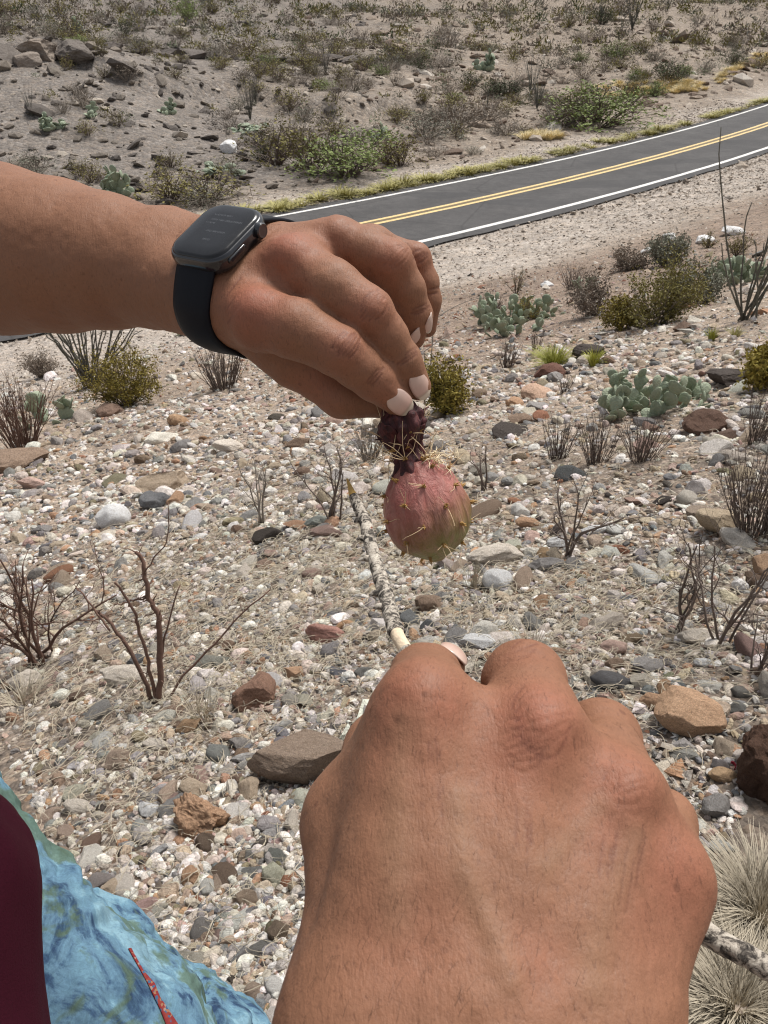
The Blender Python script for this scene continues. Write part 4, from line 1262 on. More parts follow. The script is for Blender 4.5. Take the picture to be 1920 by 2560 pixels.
def far_shrubs():
    g = np.random.default_rng(31)
    N = 9000
    az = np.radians(g.uniform(-36, 36, N)); r = np.sqrt(g.uniform(34 ** 2, 215 ** 2, N))
    x, y = r * np.sin(az), r * np.cos(az)
    s, u = road_s(x, y)
    nz = n2(x, y, 0.07, 3)
    bare = smooth(-4, -12, np.degrees(az)) * smooth(36, 40, r) * smooth(66, 60, r)
    keep = (s < -12 - 3 * nz) & (g.uniform(size=N) < (0.75 + 0.5 * nz) * (1 - 0.86 * bare) + 0.1)
    x, y, r, az, bare = x[keep], y[keep], r[keep], az[keep], bare[keep]
    z = ground(x, y)
    N = len(x)
    px, py, d = project(np.stack([x, y, z], 1))
    w = np.exp(g.normal(np.log(1.15), 0.35, N)); h = w * g.uniform(0.5, 0.85, N)
    kinds = np.array(['olive', 'brown', 'grey', 'dead', 'cactus', 'green', 'dark', 'ocotillo'])
    ki = g.choice(8, N, p=[0.34, 0.24, 0.15, 0.11, 0.06, 0.03, 0.04, 0.03])
    w = np.where(ki == 4, w * 0.7, w); h = np.where(ki == 7, w * 1.7, h)
    vis = (px > -60) & (px < 1980) & (py > -40) & (py < 620)
    app = np.where(vis, w / d, 0)
    order = np.argsort(-app)
    NI = 300 - NF
    lab = {'olive': 'olive creosote bush on the stony hillside across the road', 'brown': 'grey-brown twiggy shrub on the stony hillside across the road', 'grey': 'pale grey-green shrub on the stony hillside across the road', 'dead': 'leafless dead bush on the stony hillside across the road',
           'cactus': 'small prickly pear on the stony hillside across the road', 'green': 'green bush on the stony hillside across the road', 'dark': 'dark green bush on the stony hillside across the road', 'ocotillo': 'bare wand ocotillo on the stony hillside across the road'}
    for q in order[:NI]:
        k = kinds[ki[q]]
        size = 'large' if w[q] > 1.55 else ('small' if w[q] < 0.95 else 'middle-sized')
        zone = ('low on the grey slope' if r[q] < 58 else 'on the flat above the rock ledge') if math.degrees(az[q]) < -6 and r[q] < 95 else ('near the foot of the far hillside' if r[q] < 70 else ('halfway up the far hillside' if r[q] < 105 else 'high on the far hillside'))
        far_plant(k, (x[q], y[q], z[q]), w[q], h[q], int(q), size + ' ' + lab[k].replace('on the stony hillside across the road', zone), 'shrubs dotted over the far hillside')
    # the rest reads as one cover of brush
    mb = MB(); mis = []
    cols = {'olive': (0.17, 0.15, 0.05), 'brown': (0.19, 0.155, 0.125), 'grey': (0.2, 0.195, 0.15), 'dead': (0.21, 0.185, 0.16), 'cactus': (0.17, 0.2, 0.12), 'green': (0.09, 0.11, 0.04), 'dark': (0.05, 0.065, 0.03), 'ocotillo': (0.15, 0.14, 0.12)}
    for q in order[NI:]:
        if px[q] < -500 or px[q] > 2400: continue
        n = 60 if r[q] < 110 else 26
        a = g.uniform(0, 2 * np.pi, n); e = np.sqrt(g.uniform(size=n)) * 0.5
        hh = (1 - 1.5 * e * e) * g.uniform(0.1, 1.0, n)
        C = np.stack([x[q] + np.cos(a) * e * w[q], y[q] + np.sin(a) * e * w[q], z[q] + hh * h[q]], 1)
        cc = np.array(cols[kinds[ki[q]]]) * g.uniform(0.75, 1.25, (n, 1)) * g.uniform(0.8, 1.2)
        leaves(mb, C, np.full(n, (0.2 if r[q] < 110 else 0.32) * w[q]), g, cc, 0.3, 0.8)
    t = NT('brush'); at = t.n('Attribute', attribute_name='Col')
    put('brush', mb.mesh('brush', False), t.out(at.outputs['Color'], 0.8, None, 0.2), label='low brush covering the distant hillside', cat='brush', kind='stuff')
far_shrubs()

# golden grass and roadside tufts
gt = [tuft_mesh(np.random.default_rng(90 + k), 150, 0.35, 0.45, 0.012, 0.5) for k in range(3)]
for m in gt: m.materials.append(M_GOLD)
rt = [tuft_mesh(np.random.default_rng(95 + k), 90, 0.32, 0.42, 0.016, 0.5) for k in range(3)]
for m in rt: m.materials.append(M_RGRASS)
g = np.random.default_rng(4)
for i in range(150):
    t = g.uniform()
    px, py = 1500 + 250 * t + g.normal() * 12, 240 - 18 * t + g.uniform(-24, 8)
    if i >= 100: px, py = 1790 + g.uniform(0, 130), 0; py = 205 - (px - 1790) * 0.5 + g.uniform(-14, 12)
    if i >= 138: px, py = 1360 + g.uniform(-50, 40), 340 + g.uniform(-6, 10)
    b = hit(px, py)
    o = put('grass_tuft', gt[i % 3], loc=tuple(b), label='golden dry grass tuft in the patch beyond the road' if i < 100 else ('golden dry grass tuft along the far bend verge' if i < 138 else 'golden dry grass tuft in front of the dense green bush'), cat='grass', group='golden grass beyond the road')
    sc = g.uniform(1.1, 2.0); o.scale = (sc, sc, sc * 0.9); o.rotation_euler = (0, 0, g.uniform(0, 6))
us = np.concatenate([g.uniform(6, 34, 80), g.uniform(34, 78, 60)])
for i, u in enumerate(us):
    of = 4.35 + abs(g.normal()) * 0.35
    q = u * RT + (road_v(u) + of * 1.02) * RN
    o = put('grass_tuft', rt[i % 3], loc=(q[0], q[1], float(ground(q[0], q[1]))), label='yellow-green grass tuft lining the far edge of the asphalt', cat='grass', group='grass along the far road edge')
    sc = g.uniform(0.9, 1.9); o.scale = (sc * 1.3, sc * 1.3, sc * 0.75); o.rotation_euler = (0, 0, g.uniform(0, 6))
# ------------------------------------------------------------------ signed distance modelling for hands and cloth
def J(px, py, d, rpx):
    """joint: position in camera axes and radius (given in photograph pixels at its own depth)"""
    return cp(px, py, d), rpx * d / FPX

def d_cone(P, a, ra, b, rb):
    ba = b - a
    L2 = ba @ ba
    t = np.clip(((P - a) @ ba) / L2, 0, 1)
    q = P - a - t[:, None] * ba
    return np.sqrt((q * q).sum(1)) - (ra + (rb - ra) * t)

def smin(a, b, k):
    h = np.maximum(k - np.abs(a - b), 0) / k
    return np.minimum(a, b) - h * h * k * 0.25

def chain(P, js, k):
    d = None
    for (a, ra), (b, rb) in zip(js[:-1], js[1:]):
        e = d_cone(P, a, ra, b, rb)
        d = e if d is None else smin(d, e, k)
    return d

def grad(f, P, e=4e-4):
    ks = np.array([[1, -1, -1], [-1, -1, 1], [-1, 1, -1], [1, 1, 1]], float)
    g = 0
    for k in ks:
        g = g + k[None] * f(P + k * e)[:, None]
    n = np.linalg.norm(g, axis=1)[:, None]
    return g / (n + 1e-12), n / (4 * e)

def surface_nets(f, lo, hi, h):
    n = np.ceil((np.array(hi) - np.array(lo)) / h).astype(int) + 1
    ax = [lo[i] + h * np.arange(n[i]) for i in range(3)]
    st = 4
    axc = [a[st // 2::st] if len(a) > st else a[:1] for a in ax]
    axc = [np.append(a, a[-1] + st * h) for a in axc]
    Gc = np.stack(np.meshgrid(*axc, indexing='ij'), -1)
    Fc = f(Gc.reshape(-1, 3)).reshape(Gc.shape[:3])
    Vv = Fc[np.ix_(*[np.arange(n[i]) // st for i in range(3)])].copy()
    m = np.abs(Vv) < st * h * 1.35
    I = np.argwhere(m)
    G = np.array(lo) + h * I
    Vv[m] = np.concatenate([f(c) for c in np.array_split(G, max(1, len(G) // 100000))])
    ins = Vv < 0
    c = np.zeros(n - 1, int)
    for dx in (0, 1):
        for dy in (0, 1):
            for dz in (0, 1):
                c += ins[dx:n[0] - 1 + dx, dy:n[1] - 1 + dy, dz:n[2] - 1 + dz]
    act = (c > 0) & (c < 8)
    idx = -np.ones(n - 1, int)
    cells = np.argwhere(act)
    idx[act] = np.arange(len(cells))
    acc = np.zeros((len(cells), 3)); cnt = np.zeros(len(cells))
    offs = [(0, 0), (1, 0), (0, 1), (1, 1)]
    for axis in range(3):
        o1, o2 = [a for a in range(3) if a != axis]
        for u, v in offs:
            b = cells.copy(); b[:, o1] += u; b[:, o2] += v
            e = b.copy(); e[:, axis] += 1
            va = Vv[b[:, 0], b[:, 1], b[:, 2]]; vb = Vv[e[:, 0], e[:, 1], e[:, 2]]
            m = (va < 0) != (vb < 0)
            t = np.where(m, va / np.where(m, va - vb, 1), 0)
            p = b.astype(float); p[:, axis] += t
            acc[m] += p[m]; cnt[m] += 1
    V = np.array(lo) + h * acc / cnt[:, None]
    quads = []
    for axis in range(3):
        o1, o2 = (axis + 1) % 3, (axis + 2) % 3
        sl0 = [slice(None)] * 3; sl1 = [slice(None)] * 3
        sl0[axis] = slice(0, -1); sl1[axis] = slice(1, None)
        a, b = ins[tuple(sl0)], ins[tuple(sl1)]
        e = np.argwhere(a != b)
        e = e[(e[:, o1] > 0) & (e[:, o2] > 0) & (e[:, o1] < n[o1] - 1) & (e[:, o2] < n[o2] - 1)]
        flip = ins[e[:, 0], e[:, 1], e[:, 2]]
        def cell(u, v):
            q = e.copy(); q[:, o1] -= u; q[:, o2] -= v
            return idx[q[:, 0], q[:, 1], q[:, 2]]
        Q = np.stack([cell(1, 1), cell(0, 1), cell(0, 0), cell(1, 0)], 1)
        Q = np.where(flip[:, None], Q, Q[:, ::-1])
        quads.append(Q[(Q >= 0).all(1)])
    return V, np.concatenate(quads)

def newton(f, V, it=3):
    for _ in range(it):
        out = []
        for c in np.array_split(V, max(1, len(V) // 150000)):
            g, n = grad(f, c)
            out.append(c - g * (f(c) / np.maximum(n[:, 0], 0.5))[:, None].clip(-0.003, 0.003))
        V = np.concatenate(out)
    return V

def subdiv(V, Q):
    E = np.sort(np.concatenate([Q[:, [0, 1]], Q[:, [1, 2]], Q[:, [2, 3]], Q[:, [3, 0]]]), 1)
    key = E[:, 0].astype(np.int64) * len(V) + E[:, 1]
    uk, inv = np.unique(key, return_inverse=True)
    mid = 0.5 * (V[uk // len(V)] + V[uk % len(V)])
    m = len(Q); em = inv.reshape(4, m) + len(V)
    cen = V[Q].mean(1); ci = len(V) + len(mid) + np.arange(m)
    V2 = np.concatenate([V, mid, cen])
    Q2 = np.concatenate([np.stack([Q[:, 0], em[0], ci, em[3]], 1), np.stack([em[0], Q[:, 1], em[1], ci], 1),
                         np.stack([ci, em[1], Q[:, 2], em[2]], 1), np.stack([em[3], ci, em[2], Q[:, 3]], 1)])
    return V2, Q2

def relax(V, Q, it=1):
    for _ in range(it):
        s = np.zeros_like(V); c = np.zeros(len(V))
        for a, b in ((0, 1), (1, 2), (2, 3), (3, 0)):
            np.add.at(s, Q[:, a], V[Q[:, b]]); np.add.at(s, Q[:, b], V[Q[:, a]])
            np.add.at(c, Q[:, a], 1); np.add.at(c, Q[:, b], 1)
        V = 0.5 * V + 0.5 * s / c[:, None]
    return V

def build_sdf(f, disp, lo, hi, h, levels):
    V, Q = surface_nets(f, lo, hi, h)
    V = newton(f, relax(V, Q, 2), 2)
    for k in range(levels):
        V, Q = subdiv(V, Q)
        V = newton(f, V, 1)
    V = relax(V, Q, 1)
    n, _ = grad(f, V)
    return V + n * (disp(V) - f(V))[:, None], Q

def trace_many(f, pp, d0=0.08, d1=0.9):
    """first surface points along the rays of photograph pixels"""
    D = np.array([cp(a, b, 1.0) for a, b in pp]); D /= np.linalg.norm(D, axis=1)[:, None]
    t = np.full(len(D), d0)
    live = np.arange(len(D))
    for _ in range(90):
        v = f(D[live] * t[live][:, None])
        t[live] += np.maximum(v * 0.9, 0)
        live = live[(v > 3e-5) & (t[live] < d1)]
        if len(live) == 0: break
    return D * t[:, None]

def trace(f, px, py):
    return trace_many(f, [(px, py)])[0]

def polyd(P, pts):
    """distance to a 3-D polyline"""
    d = np.full(len(P), 9.0)
    for a, b in zip(pts[:-1], pts[1:]):
        ba = b - a; t = np.clip(((P - a) @ ba) / (ba @ ba + 1e-12), 0, 1)
        q = P - a - t[:, None] * ba
        d = np.minimum(d, np.sqrt((q * q).sum(1)))
    return d

# ---------------- skin
def skin_mat(name, rot, base=(0.248, 0.120, 0.069), deep=(0.165, 0.071, 0.039)):
    t = NT(name)
    v = t.coord('Object')
    a = t.n('Attribute', attribute_name='Col')
    sp = t.n('SeparateColor'); t.l(a.outputs['Color'], sp.inputs[0])
    red, crease, vein = sp.outputs[0], sp.outputs[1], sp.outputs[2]
    n1 = t.noise(v, 60, 5, 0.65); n2_ = t.noise(v, 420, 4, 0.7); n0 = t.noise(v, 22, 3, 0.5)
    mp = t.n('Mapping'); mp.inputs['Rotation'].default_value = (0, 0, rot); mp.inputs['Scale'].default_value = (1.0, 0.16, 0.5)
    t.l(v, mp.inputs['Vector'])
    ln = t.noise(mp.outputs[0], 1700, 3, 0.6, 0.6)
    ln2 = t.noise(mp.outputs[0], 800, 2, 0.6, 1.2)
    vo = t.voro(v, 900, 'DISTANCE_TO_EDGE')
    sv = t.voro(v, 170)
    col = t.mix(t.ramp(n1, [(0.3, 0.0), (0.7, 0.55)]), base, (base[0] * 1.12, base[1] * 1.06, base[2] * 1.0))
    col = t.mix(t.ramp(n0, [(0.35, 0.22), (0.62, 0.0)]), col, deep)
    col = t.mix(t.math('MULTIPLY', red, t.math('MULTIPLY_ADD', n2_, 0.7, 0.45)), col, (0.33, 0.105, 0.066))
    col = t.mix(t.math('MULTIPLY', crease, 0.62), col, (0.13, 0.045, 0.03))
    col = t.mix(t.math('MULTIPLY', vein, 0.22), col, (0.235, 0.155, 0.09))
    col = t.mix(0.5, col, t.ramp(n2_, [(0.3, 0.8), (0.7, 1.14)]), 'MULTIPLY')
    col = t.mix(t.ramp(ln, [(0.30, 0.5), (0.43, 0.0)]), col, (0.11, 0.045, 0.028))
    spots = t.math('MULTIPLY', t.ramp(sv.outputs['Distance'], [(0.0, 1.0), (0.13, 0.9), (0.2, 0.0)]), t.ramp(n1, [(0.52, 0.0), (0.62, 0.55)]))
    col = t.mix(spots, col, (0.11, 0.042, 0.025))
    b = t.bump(ln2, 0.3, 0.0006)
    b = t.bump(ln, 0.35, 0.0004, b)
    b = t.bump(n2_, 0.4, 0.0006, b)
    b = t.bump(vo.outputs['Distance'], 0.10, 0.0004, b)
    rg = t.ramp(n2_, [(0.3, 0.5), (0.7, 0.68)])
    return t.out(col, rg, b, 0.32)

def nail_mat():
    t = NT('fingernail')
    v = t.coord('Object')
    sx = t.n('SeparateXYZ'); t.l(v, sx.inputs[0])
    n = t.noise(v, 300, 3)
    col = t.ramp(sx.outputs[1], [(0.0, (0.60, 0.46, 0.39)), (0.25, (0.60, 0.43, 0.36)), (0.72, (0.58, 0.375, 0.31)), (0.80, (0.44, 0.31, 0.24)), (0.85, (0.60, 0.51, 0.40)), (1.0, (0.64, 0.56, 0.45))])
    # y runs 0..1 along the nail in generated space
    g = t.coord('Generated'); s2 = t.n('SeparateXYZ'); t.l(g, s2.inputs[0]); 
    for l in list(t.t.links):
        if l.to_socket == col.node.inputs[0]: t.t.links.remove(l)
    t.l(s2.outputs[1], col.node.inputs[0])
    col = t.mix(0.3, col, t.ramp(n, [(0.3, 0.85), (0.7, 1.1)]), 'MULTIPLY')
    t.b.inputs['Coat Weight'].default_value = 0.4
    t.b.inputs['Coat Roughness'].default_value = 0.25
    return t.out(col, 0.28, None, 0.5)
M_NAIL = nail_mat()

def nail(parent, f, px, py, d0, axis_px, L, W, c0, curl=1.0, nrm=None, lift=0.0004):
    """curved nail plate lying on the finger surface at a pixel; axis_px = other end direction (px, py, depth)"""
    c = trace(f, px, py)
    n, _ = grad(f, c[None]); n = n[0]
    if nrm is not None: n = unit(n + nrm)
    q = cp(*axis_px)
    ax = q - c; ax = unit(ax - n * (ax @ n))
    lat = np.cross(ax, n)
    N = 13
    u, v = np.meshgrid(np.linspace(-1, 1, N), np.linspace(0, 1, N), indexing='ij')
    wv = np.where(v < 0.42, np.sqrt(np.clip(1 - ((0.42 - v) / 0.425) ** 2 * 0.985, 0, 1)), np.where(v > 0.55, np.sqrt(np.clip(1 - ((v - 0.55) / 0.455) ** 2 * 0.96, 0, 1)), 1.0))
    x = u * wv * W / 2
    y = (v - 0.45) * L
    Rr_ = W * 0.72 / curl
    z = -(Rr_ - np.sqrt(np.maximum(Rr_ ** 2 - x ** 2, 1e-9))) - (y ** 2) / (2 * 0.022) * 0.6
    top = np.stack([x, y, z + lift], -1).reshape(-1, 3)
    bot = top - np.array([0, 0, 0.0005])
    V = np.concatenate([top, bot]); M = N * N
    i, j = np.meshgrid(np.arange(N - 1), np.arange(N - 1), indexing='ij')
    Q = np.stack([i * N + j, (i + 1) * N + j, (i + 1) * N + j + 1, i * N + j + 1], -1).reshape(-1, 4)
    rim = [i * N for i in range(N)] + [(N - 1) * N + j for j in range(1, N)] + [i * N + N - 1 for i in range(N - 2, -1, -1)] + [j for j in range(N - 2, 0, -1)]
    rim = np.array(rim); r2 = np.roll(rim, -1)
    S = np.stack([rim, rim + M, r2 + M, r2], 1)
    me = mesh_np('fingernail', V, [Q, Q[:, ::-1] + M, S], True)
    Mx = Matrix(np.column_stack([np.append(lat, 0), np.append(ax, 0), np.append(n, 0), np.append(c - c0, 1)]).tolist())
    o = put('fingernail', me, M_NAIL)
    o.parent = parent
    o.matrix_local = Mx
    return o

# ================================================================ the hand with the watch (reaching in over the slope)
LH = {}
# watch axes: solved (in perspective) from the four corners of its face in the photograph
Sx = unit(np.array([0.84371517, -0.28488271, 0.45495776])); Ly = np.array([0.49095396, 0.75223432, -0.43944025]); Ly = unit(Ly - Sx * (Ly @ Sx)); Nz = np.cross(Sx, Ly)
FACE = cp(536.4, 573.3, 0.3548)
W0 = FACE - Nz * 0.0305 - Sx * 0.004

pal = [  # metacarpals: wrist end, knuckle end
    (J(592, 750, 0.376, 92), J(652, 800, 0.350, 66)),
    (J(600, 705, 0.376, 94), J(742, 672, 0.360, 66)),
    (J(612, 680, 0.384, 90), J(842, 610, 0.374, 52)),
    (J(622, 672, 0.394, 80), J(930, 618, 0.388, 44))]
palm_fill = [(J(640, 770, 0.392, 88), J(800, 760, 0.392, 60)), (J(640, 740, 0.40, 80), J(860, 690, 0.402, 50)), (J(700, 740, 0.372, 70), J(760, 700, 0.372, 60))]
arm = [J(-300, 600, 0.475, 220), J(0, 626, 0.440, 195), J(151, 644, 0.426, 174), J(271, 657, 0.416, 153), J(392, 670, 0.407, 132)]
wr = 0.0195
WB = cp(415, 674, 0.404)
wA = [(WB + Ly * 0.007, 0.0235), (W0 + Ly * 0.012, wr)]
wB = [(WB - Ly * 0.007, 0.0235), (W0 - Ly * 0.012, wr)]
idx = [J(655, 796, 0.350, 74), J(738, 822, 0.344, 74), J(850, 880, 0.342, 62), J(890, 914, 0.347, 56), J(933, 949, 0.354, 51), J(994, 1006, 0.364, 37)]
mid = [J(748, 668, 0.360, 74), J(832, 725, 0.351, 72), J(919, 782, 0.349, 64), J(961, 840, 0.355, 56), J(1003, 902, 0.362, 50), J(1043, 966, 0.370, 36)]
rin = [J(845, 608, 0.377, 56), J(915, 632, 0.372, 58), J(975, 661, 0.372, 60), J(1010, 722, 0.378, 51), J(1036, 790, 0.386, 43), J(1030, 842, 0.392, 33)]
pin = [J(930, 618, 0.392, 46), J(1038, 648, 0.390, 38), J(1062, 705, 0.394, 34), J(1070, 752, 0.398, 33), J(1066, 818, 0.404, 25)]
thb = [J(652, 842, 0.378, 58), J(738, 912, 0.374, 56), J(855, 990, 0.374, 54), J(960, 1008, 0.377, 38)]
web = [(J(700, 850, 0.372, 55), J(790, 900, 0.370, 42))]

def lh(P):
    d = chain(P, arm, 0.004)
    for c in (wA, wB):
        d = smin(d, d_cone(P, c[0][0], c[0][1], c[1][0], c[1][1]), 0.008)
    b = None
    for (a, r1), (q, r2) in pal + palm_fill:
        e = d_cone(P, a, r1, q, r2)
        b = e if b is None else smin(b, e, 0.010)
    d = smin(d, b, 0.014)
    # the wrist is flat under the watch
    q = P - FACE
    pl = q @ Nz + 0.0104 - 0.9 * np.maximum(np.abs(q @ Sx) - 0.017, 0) - 0.5 * np.maximum(np.abs(q @ Ly) - 0.020, 0)
    d = -smin(-d, -pl, 0.006)
    t = chain(P, thb, 0.004)
    th = smin(d, t, 0.010)
    for (a, r1), (q, r2) in web:
        th = smin(th, d_cone(P, a, r1, q, r2), 0.012)
    out = th
    for ch in (idx, mid, rin, pin):
        out = smin(out, smin(d, chain(P, ch, 0.003), 0.007), 0.0035)
    # knuckles stand up a little
    return out

# ================================================================ the gripping hand
pal2 = [
    (J(940, 2600, 0.152, 222), J(1066, 1772, 0.178, 98)),
    (J(1120, 2600, 0.149, 225), J(1340, 1838, 0.175, 95)),
    (J(1280, 2600, 0.149, 225), J(1540, 1990, 0.173, 88)),
    (J(1440, 2600, 0.152, 222), J(1648, 2205, 0.170, 100)),
    (J(1080, 2200, 0.1665, 162), J(1430, 2260, 0.1665, 158)),
    (J(1090, 1960, 0.1745, 122), J(1480, 2110, 0.173, 118)),
    (J(1090, 1826, 0.179, 88), J(1330, 1876, 0.1765, 86)),
    (J(1350, 1900, 0.177, 80), J(1520, 2040, 0.175, 78)),
    (J(1535, 2055, 0.174, 76), J(1635, 2215, 0.172, 80)),
    (J(925, 2060, 0.184, 104), J(1040, 1830, 0.181, 92)),
    (J(905, 2030, 0.192, 100), J(1020, 1800, 0.192, 74))]
arm2 = [[J(940, 2600, 0.152, 222), J(960, 3200, 0.130, 300)], [J(1440, 2600, 0.152, 222), J(1460, 3200, 0.130, 300)], [J(1190, 2600, 0.149, 225), J(1210, 3200, 0.128, 300)]]
idx2 = [J(1066, 1760, 0.178, 100), J(1066, 1724, 0.190, 88), J(1066, 1700, 0.202, 86), J(1100, 1760, 0.232, 72), J(1085, 1850, 0.240, 62), J(1040, 1890, 0.232, 50)]
mid2 = [J(1345, 1830, 0.175, 98), J(1325, 1757, 0.186, 98), J(1310, 1708, 0.198, 101), J(1300, 1790, 0.232, 78), J(1250, 1890, 0.245, 64), J(1190, 1930, 0.235, 50)]
rin2 = [J(1545, 1985, 0.173, 90), J(1520, 1908, 0.186, 90), J(1505, 1846, 0.200, 92), J(1480, 1920, 0.225, 76), J(1420, 2000, 0.238, 62), J(1350, 2030, 0.228, 50)]
pin2 = [J(1655, 2190, 0.170, 98), J(1655, 2112, 0.183, 82), J(1657, 2062, 0.196, 81), J(1630, 2110, 0.214, 70), J(1560, 2190, 0.226, 58), J(1490, 2210, 0.218, 46)]
thb2 = [J(920, 2500, 0.160, 175), J(890, 2068, 0.190, 112), J(950, 1880, 0.215, 88), J(1030, 1745, 0.236, 66), J(1112, 1664, 0.252, 50)]

def rh(P):
    d = None
    for (a, r1), (q, r2) in pal2:
        e = d_cone(P, a, r1, q, r2)
        d = e if d is None else smin(d, e, 0.011)
    for c in arm2:
        d = smin(d, chain(P, c, 0.004), 0.008)
    th = smin(d, chain(P, thb2, 0.004), 0.011)
    out = th
    for ch in (idx2, mid2, rin2, pin2):
        out = smin(out, smin(d, chain(P, ch, 0.003), 0.008), 0.0018)
    return out

# ---- surface marks: each is a line on the skin found by tracing photograph points to the surface
def mark(f, pts):
    return trace_many(f, pts)

def crease_set(f, c, dirpx, width, n, gap, bow=0.25, seed=0):
    """short folds across a finger joint"""
    g = np.random.default_rng(seed)
    d = np.array(dirpx, float); d /= np.linalg.norm(d); q = np.array([-d[1], d[0]])
    out = []
    for k in range(n):
        o = (k - (n - 1) / 2) * gap + g.normal() * gap * 0.15
        w = width * (1 - 0.35 * abs(k - (n - 1) / 2) / max(1, n / 2)) * g.uniform(0.75, 1.05)
        sh = g.normal() * width * 0.08
        pts = []
        for t in np.linspace(-1, 1, 6):
            b = bow * (o / max(gap, 1)) * (1 - t * t) * gap * 0.5
            pts.append((c[0] + d[0] * (o + b + g.normal() * 0.6) + q[0] * (w * t / 2 + sh), c[1] + d[1] * (o + b + g.normal() * 0.6) + q[1] * (w * t / 2 + sh)))
        out.append(mark(f, pts))
    return out

L_marks = []
for c, dr, w, n, gp, sd in [((866, 862), (0.80, 0.60), 74, 7, 7.5, 1), ((934, 764), (0.78, 0.62), 80, 7, 7.5, 2), ((990, 640), (0.72, 0.69), 66, 6, 7.5, 3), ((1050, 640), (0.5, 0.86), 34, 4, 8, 4),
                            ((938, 945), (0.72, 0.69), 62, 3, 7, 5), ((1024, 888), (0.55, 0.83), 60, 3, 7, 6), ((1050, 775), (0.35, 0.93), 46, 3, 7, 7), ((1085, 728), (0.1, 1.0), 30, 2, 8, 8)]:
    L_marks += [(m, 0.00055, 0.00030) for m in crease_set(lh, c, dr, w, n, gp, 0.5, sd)]
L_marks += [(mark(lh, [(570 + 8 * k, 700 + 18 * i - 10 * k) for k in range(5)]), 0.0006, 0.0002) for i in range(0, 8, 2)]
L_red = [((625, 752), 0.019, 0.75), ((708, 612), 0.017, 0.7), ((862, 866), 0.013, 0.42), ((930, 770), 0.0135, 0.45), ((985, 642), 0.012, 0.42), ((1048, 648), 0.010, 0.35), ((830, 590), 0.014, 0.3), ((800, 960), 0.014, 0.4), ((960, 985), 0.012, 0.3)]
L_red = [(trace(lh, *c), r, a) for c, r, a in L_red]
L_knuck = [(trace(lh, 628, 756), 0.0105, 0.0019), (trace(lh, 708, 620), 0.0095, 0.0022), (trace(lh, 832, 566), 0.010, 0.0014), (trace(lh, 864, 862), 0.008, 0.0009), (trace(lh, 936, 764), 0.008, 0.0010), (trace(lh, 990, 640), 0.008, 0.0010)]
L_dip = [(trace(lh, 690, 690), 0.008, 0.0012), (trace(lh, 790, 625), 0.007, 0.0008)]
L_vein = [(mark(lh, [(575, 700), (600, 660), (640, 620), (680, 600)]), 0.0026, 0.0006)]

R_red = [((1010, 1740), 0.011, 0.5), ((1105, 1755), 0.010, 0.45), ((1010, 1840), 0.013, 0.30), ((1340, 1800), 0.0135, 0.62), ((1305, 1870), 0.012, 0.5), ((1560, 1965), 0.012, 0.5), ((1700, 2180), 0.015, 0.5), ((1520, 2050), 0.011, 0.35), ((1640, 2280), 0.014, 0.3), ((1310, 1640), 0.010, 0.22), ((1345, 2400), 0.008, 0.25), ((1020, 2350), 0.012, 0.22)]
R_red = [(trace(rh, *c), r, a) for c, r, a in R_red]
R_knuck = [(trace(rh, 1060, 1722), 0.0090, 0.0010), (trace(rh, 1358, 1792), 0.0085, 0.0016), (trace(rh, 1575, 1955), 0.0078, 0.0018), (trace(rh, 1712, 2160), 0.0080, 0.0012)]
R_dip = [(trace(rh, 1215, 1790), 0.0085, 0.0010), (trace(rh, 1465, 1890), 0.0075, 0.0012), (trace(rh, 1655, 2060), 0.006, 0.0012), (trace(rh, 1230, 1900), 0.012, 0.0005), (trace(rh, 1430, 2010), 0.010, 0.0005), (trace(rh, 960, 1880), 0.008, 0.0008)]
R_vein = [(mark(rh, [(1148, 1990), (1150, 2080), (1162, 2180), (1205, 2280), (1250, 2370), (1275, 2450)]), 0.0024, 0.0006),
          (mark(rh, [(1590, 2090), (1555, 2180), (1510, 2290), (1490, 2380), (1480, 2470)]), 0.0028, 0.0003), (mark(rh, [(1370, 2160), (1440, 2080), (1500, 2010)]), 0.0020, 0.0002),
          (mark(rh, [(1010, 1800), (990, 1950), (985, 2120), (990, 2300)]), 0.003, 0.0003)]
R_tend = [(mark(rh, [(1062, 1740), (1090, 1900), (1110, 2100), (1130, 2350)]), 0.0042, 0.0004), (mark(rh, [(1350, 1830), (1330, 1980), (1300, 2180), (1270, 2400)]), 0.0042, 0.0004), (mark(rh, [(1565, 1990), (1510, 2130), (1440, 2330)]), 0.004, 0.0004)]
R_marks = []
gR = np.random.default_rng(12)
for c, w, n, sd in [((1352, 1805), 150, 9, 11), ((1300, 1860), 120, 7, 12), ((1565, 1968), 110, 7, 13), ((1310, 1622), 120, 3, 17)]:
    R_marks += [(m, 0.00034, 0.00013) for m in crease_set(rh, c, (0.25 + gR.normal() * 0.1, 1.0), w, n, 13, 1.6, sd)]
for k in range(26):       # fine lengthwise furrows behind the knuckles
    x = 1010 + gR.uniform(0, 640); y = 1790 + 0.42 * (x - 1010) + gR.uniform(10, 130)
    ln = gR.uniform(60, 170); sl = (x - 1330) * 0.0006
    R_marks.append((mark(rh, [(x - sl * ln * t + gR.normal() * 1.5, y + ln * t) for t in np.linspace(0, 1, 6)]), 0.00025, 0.00009))

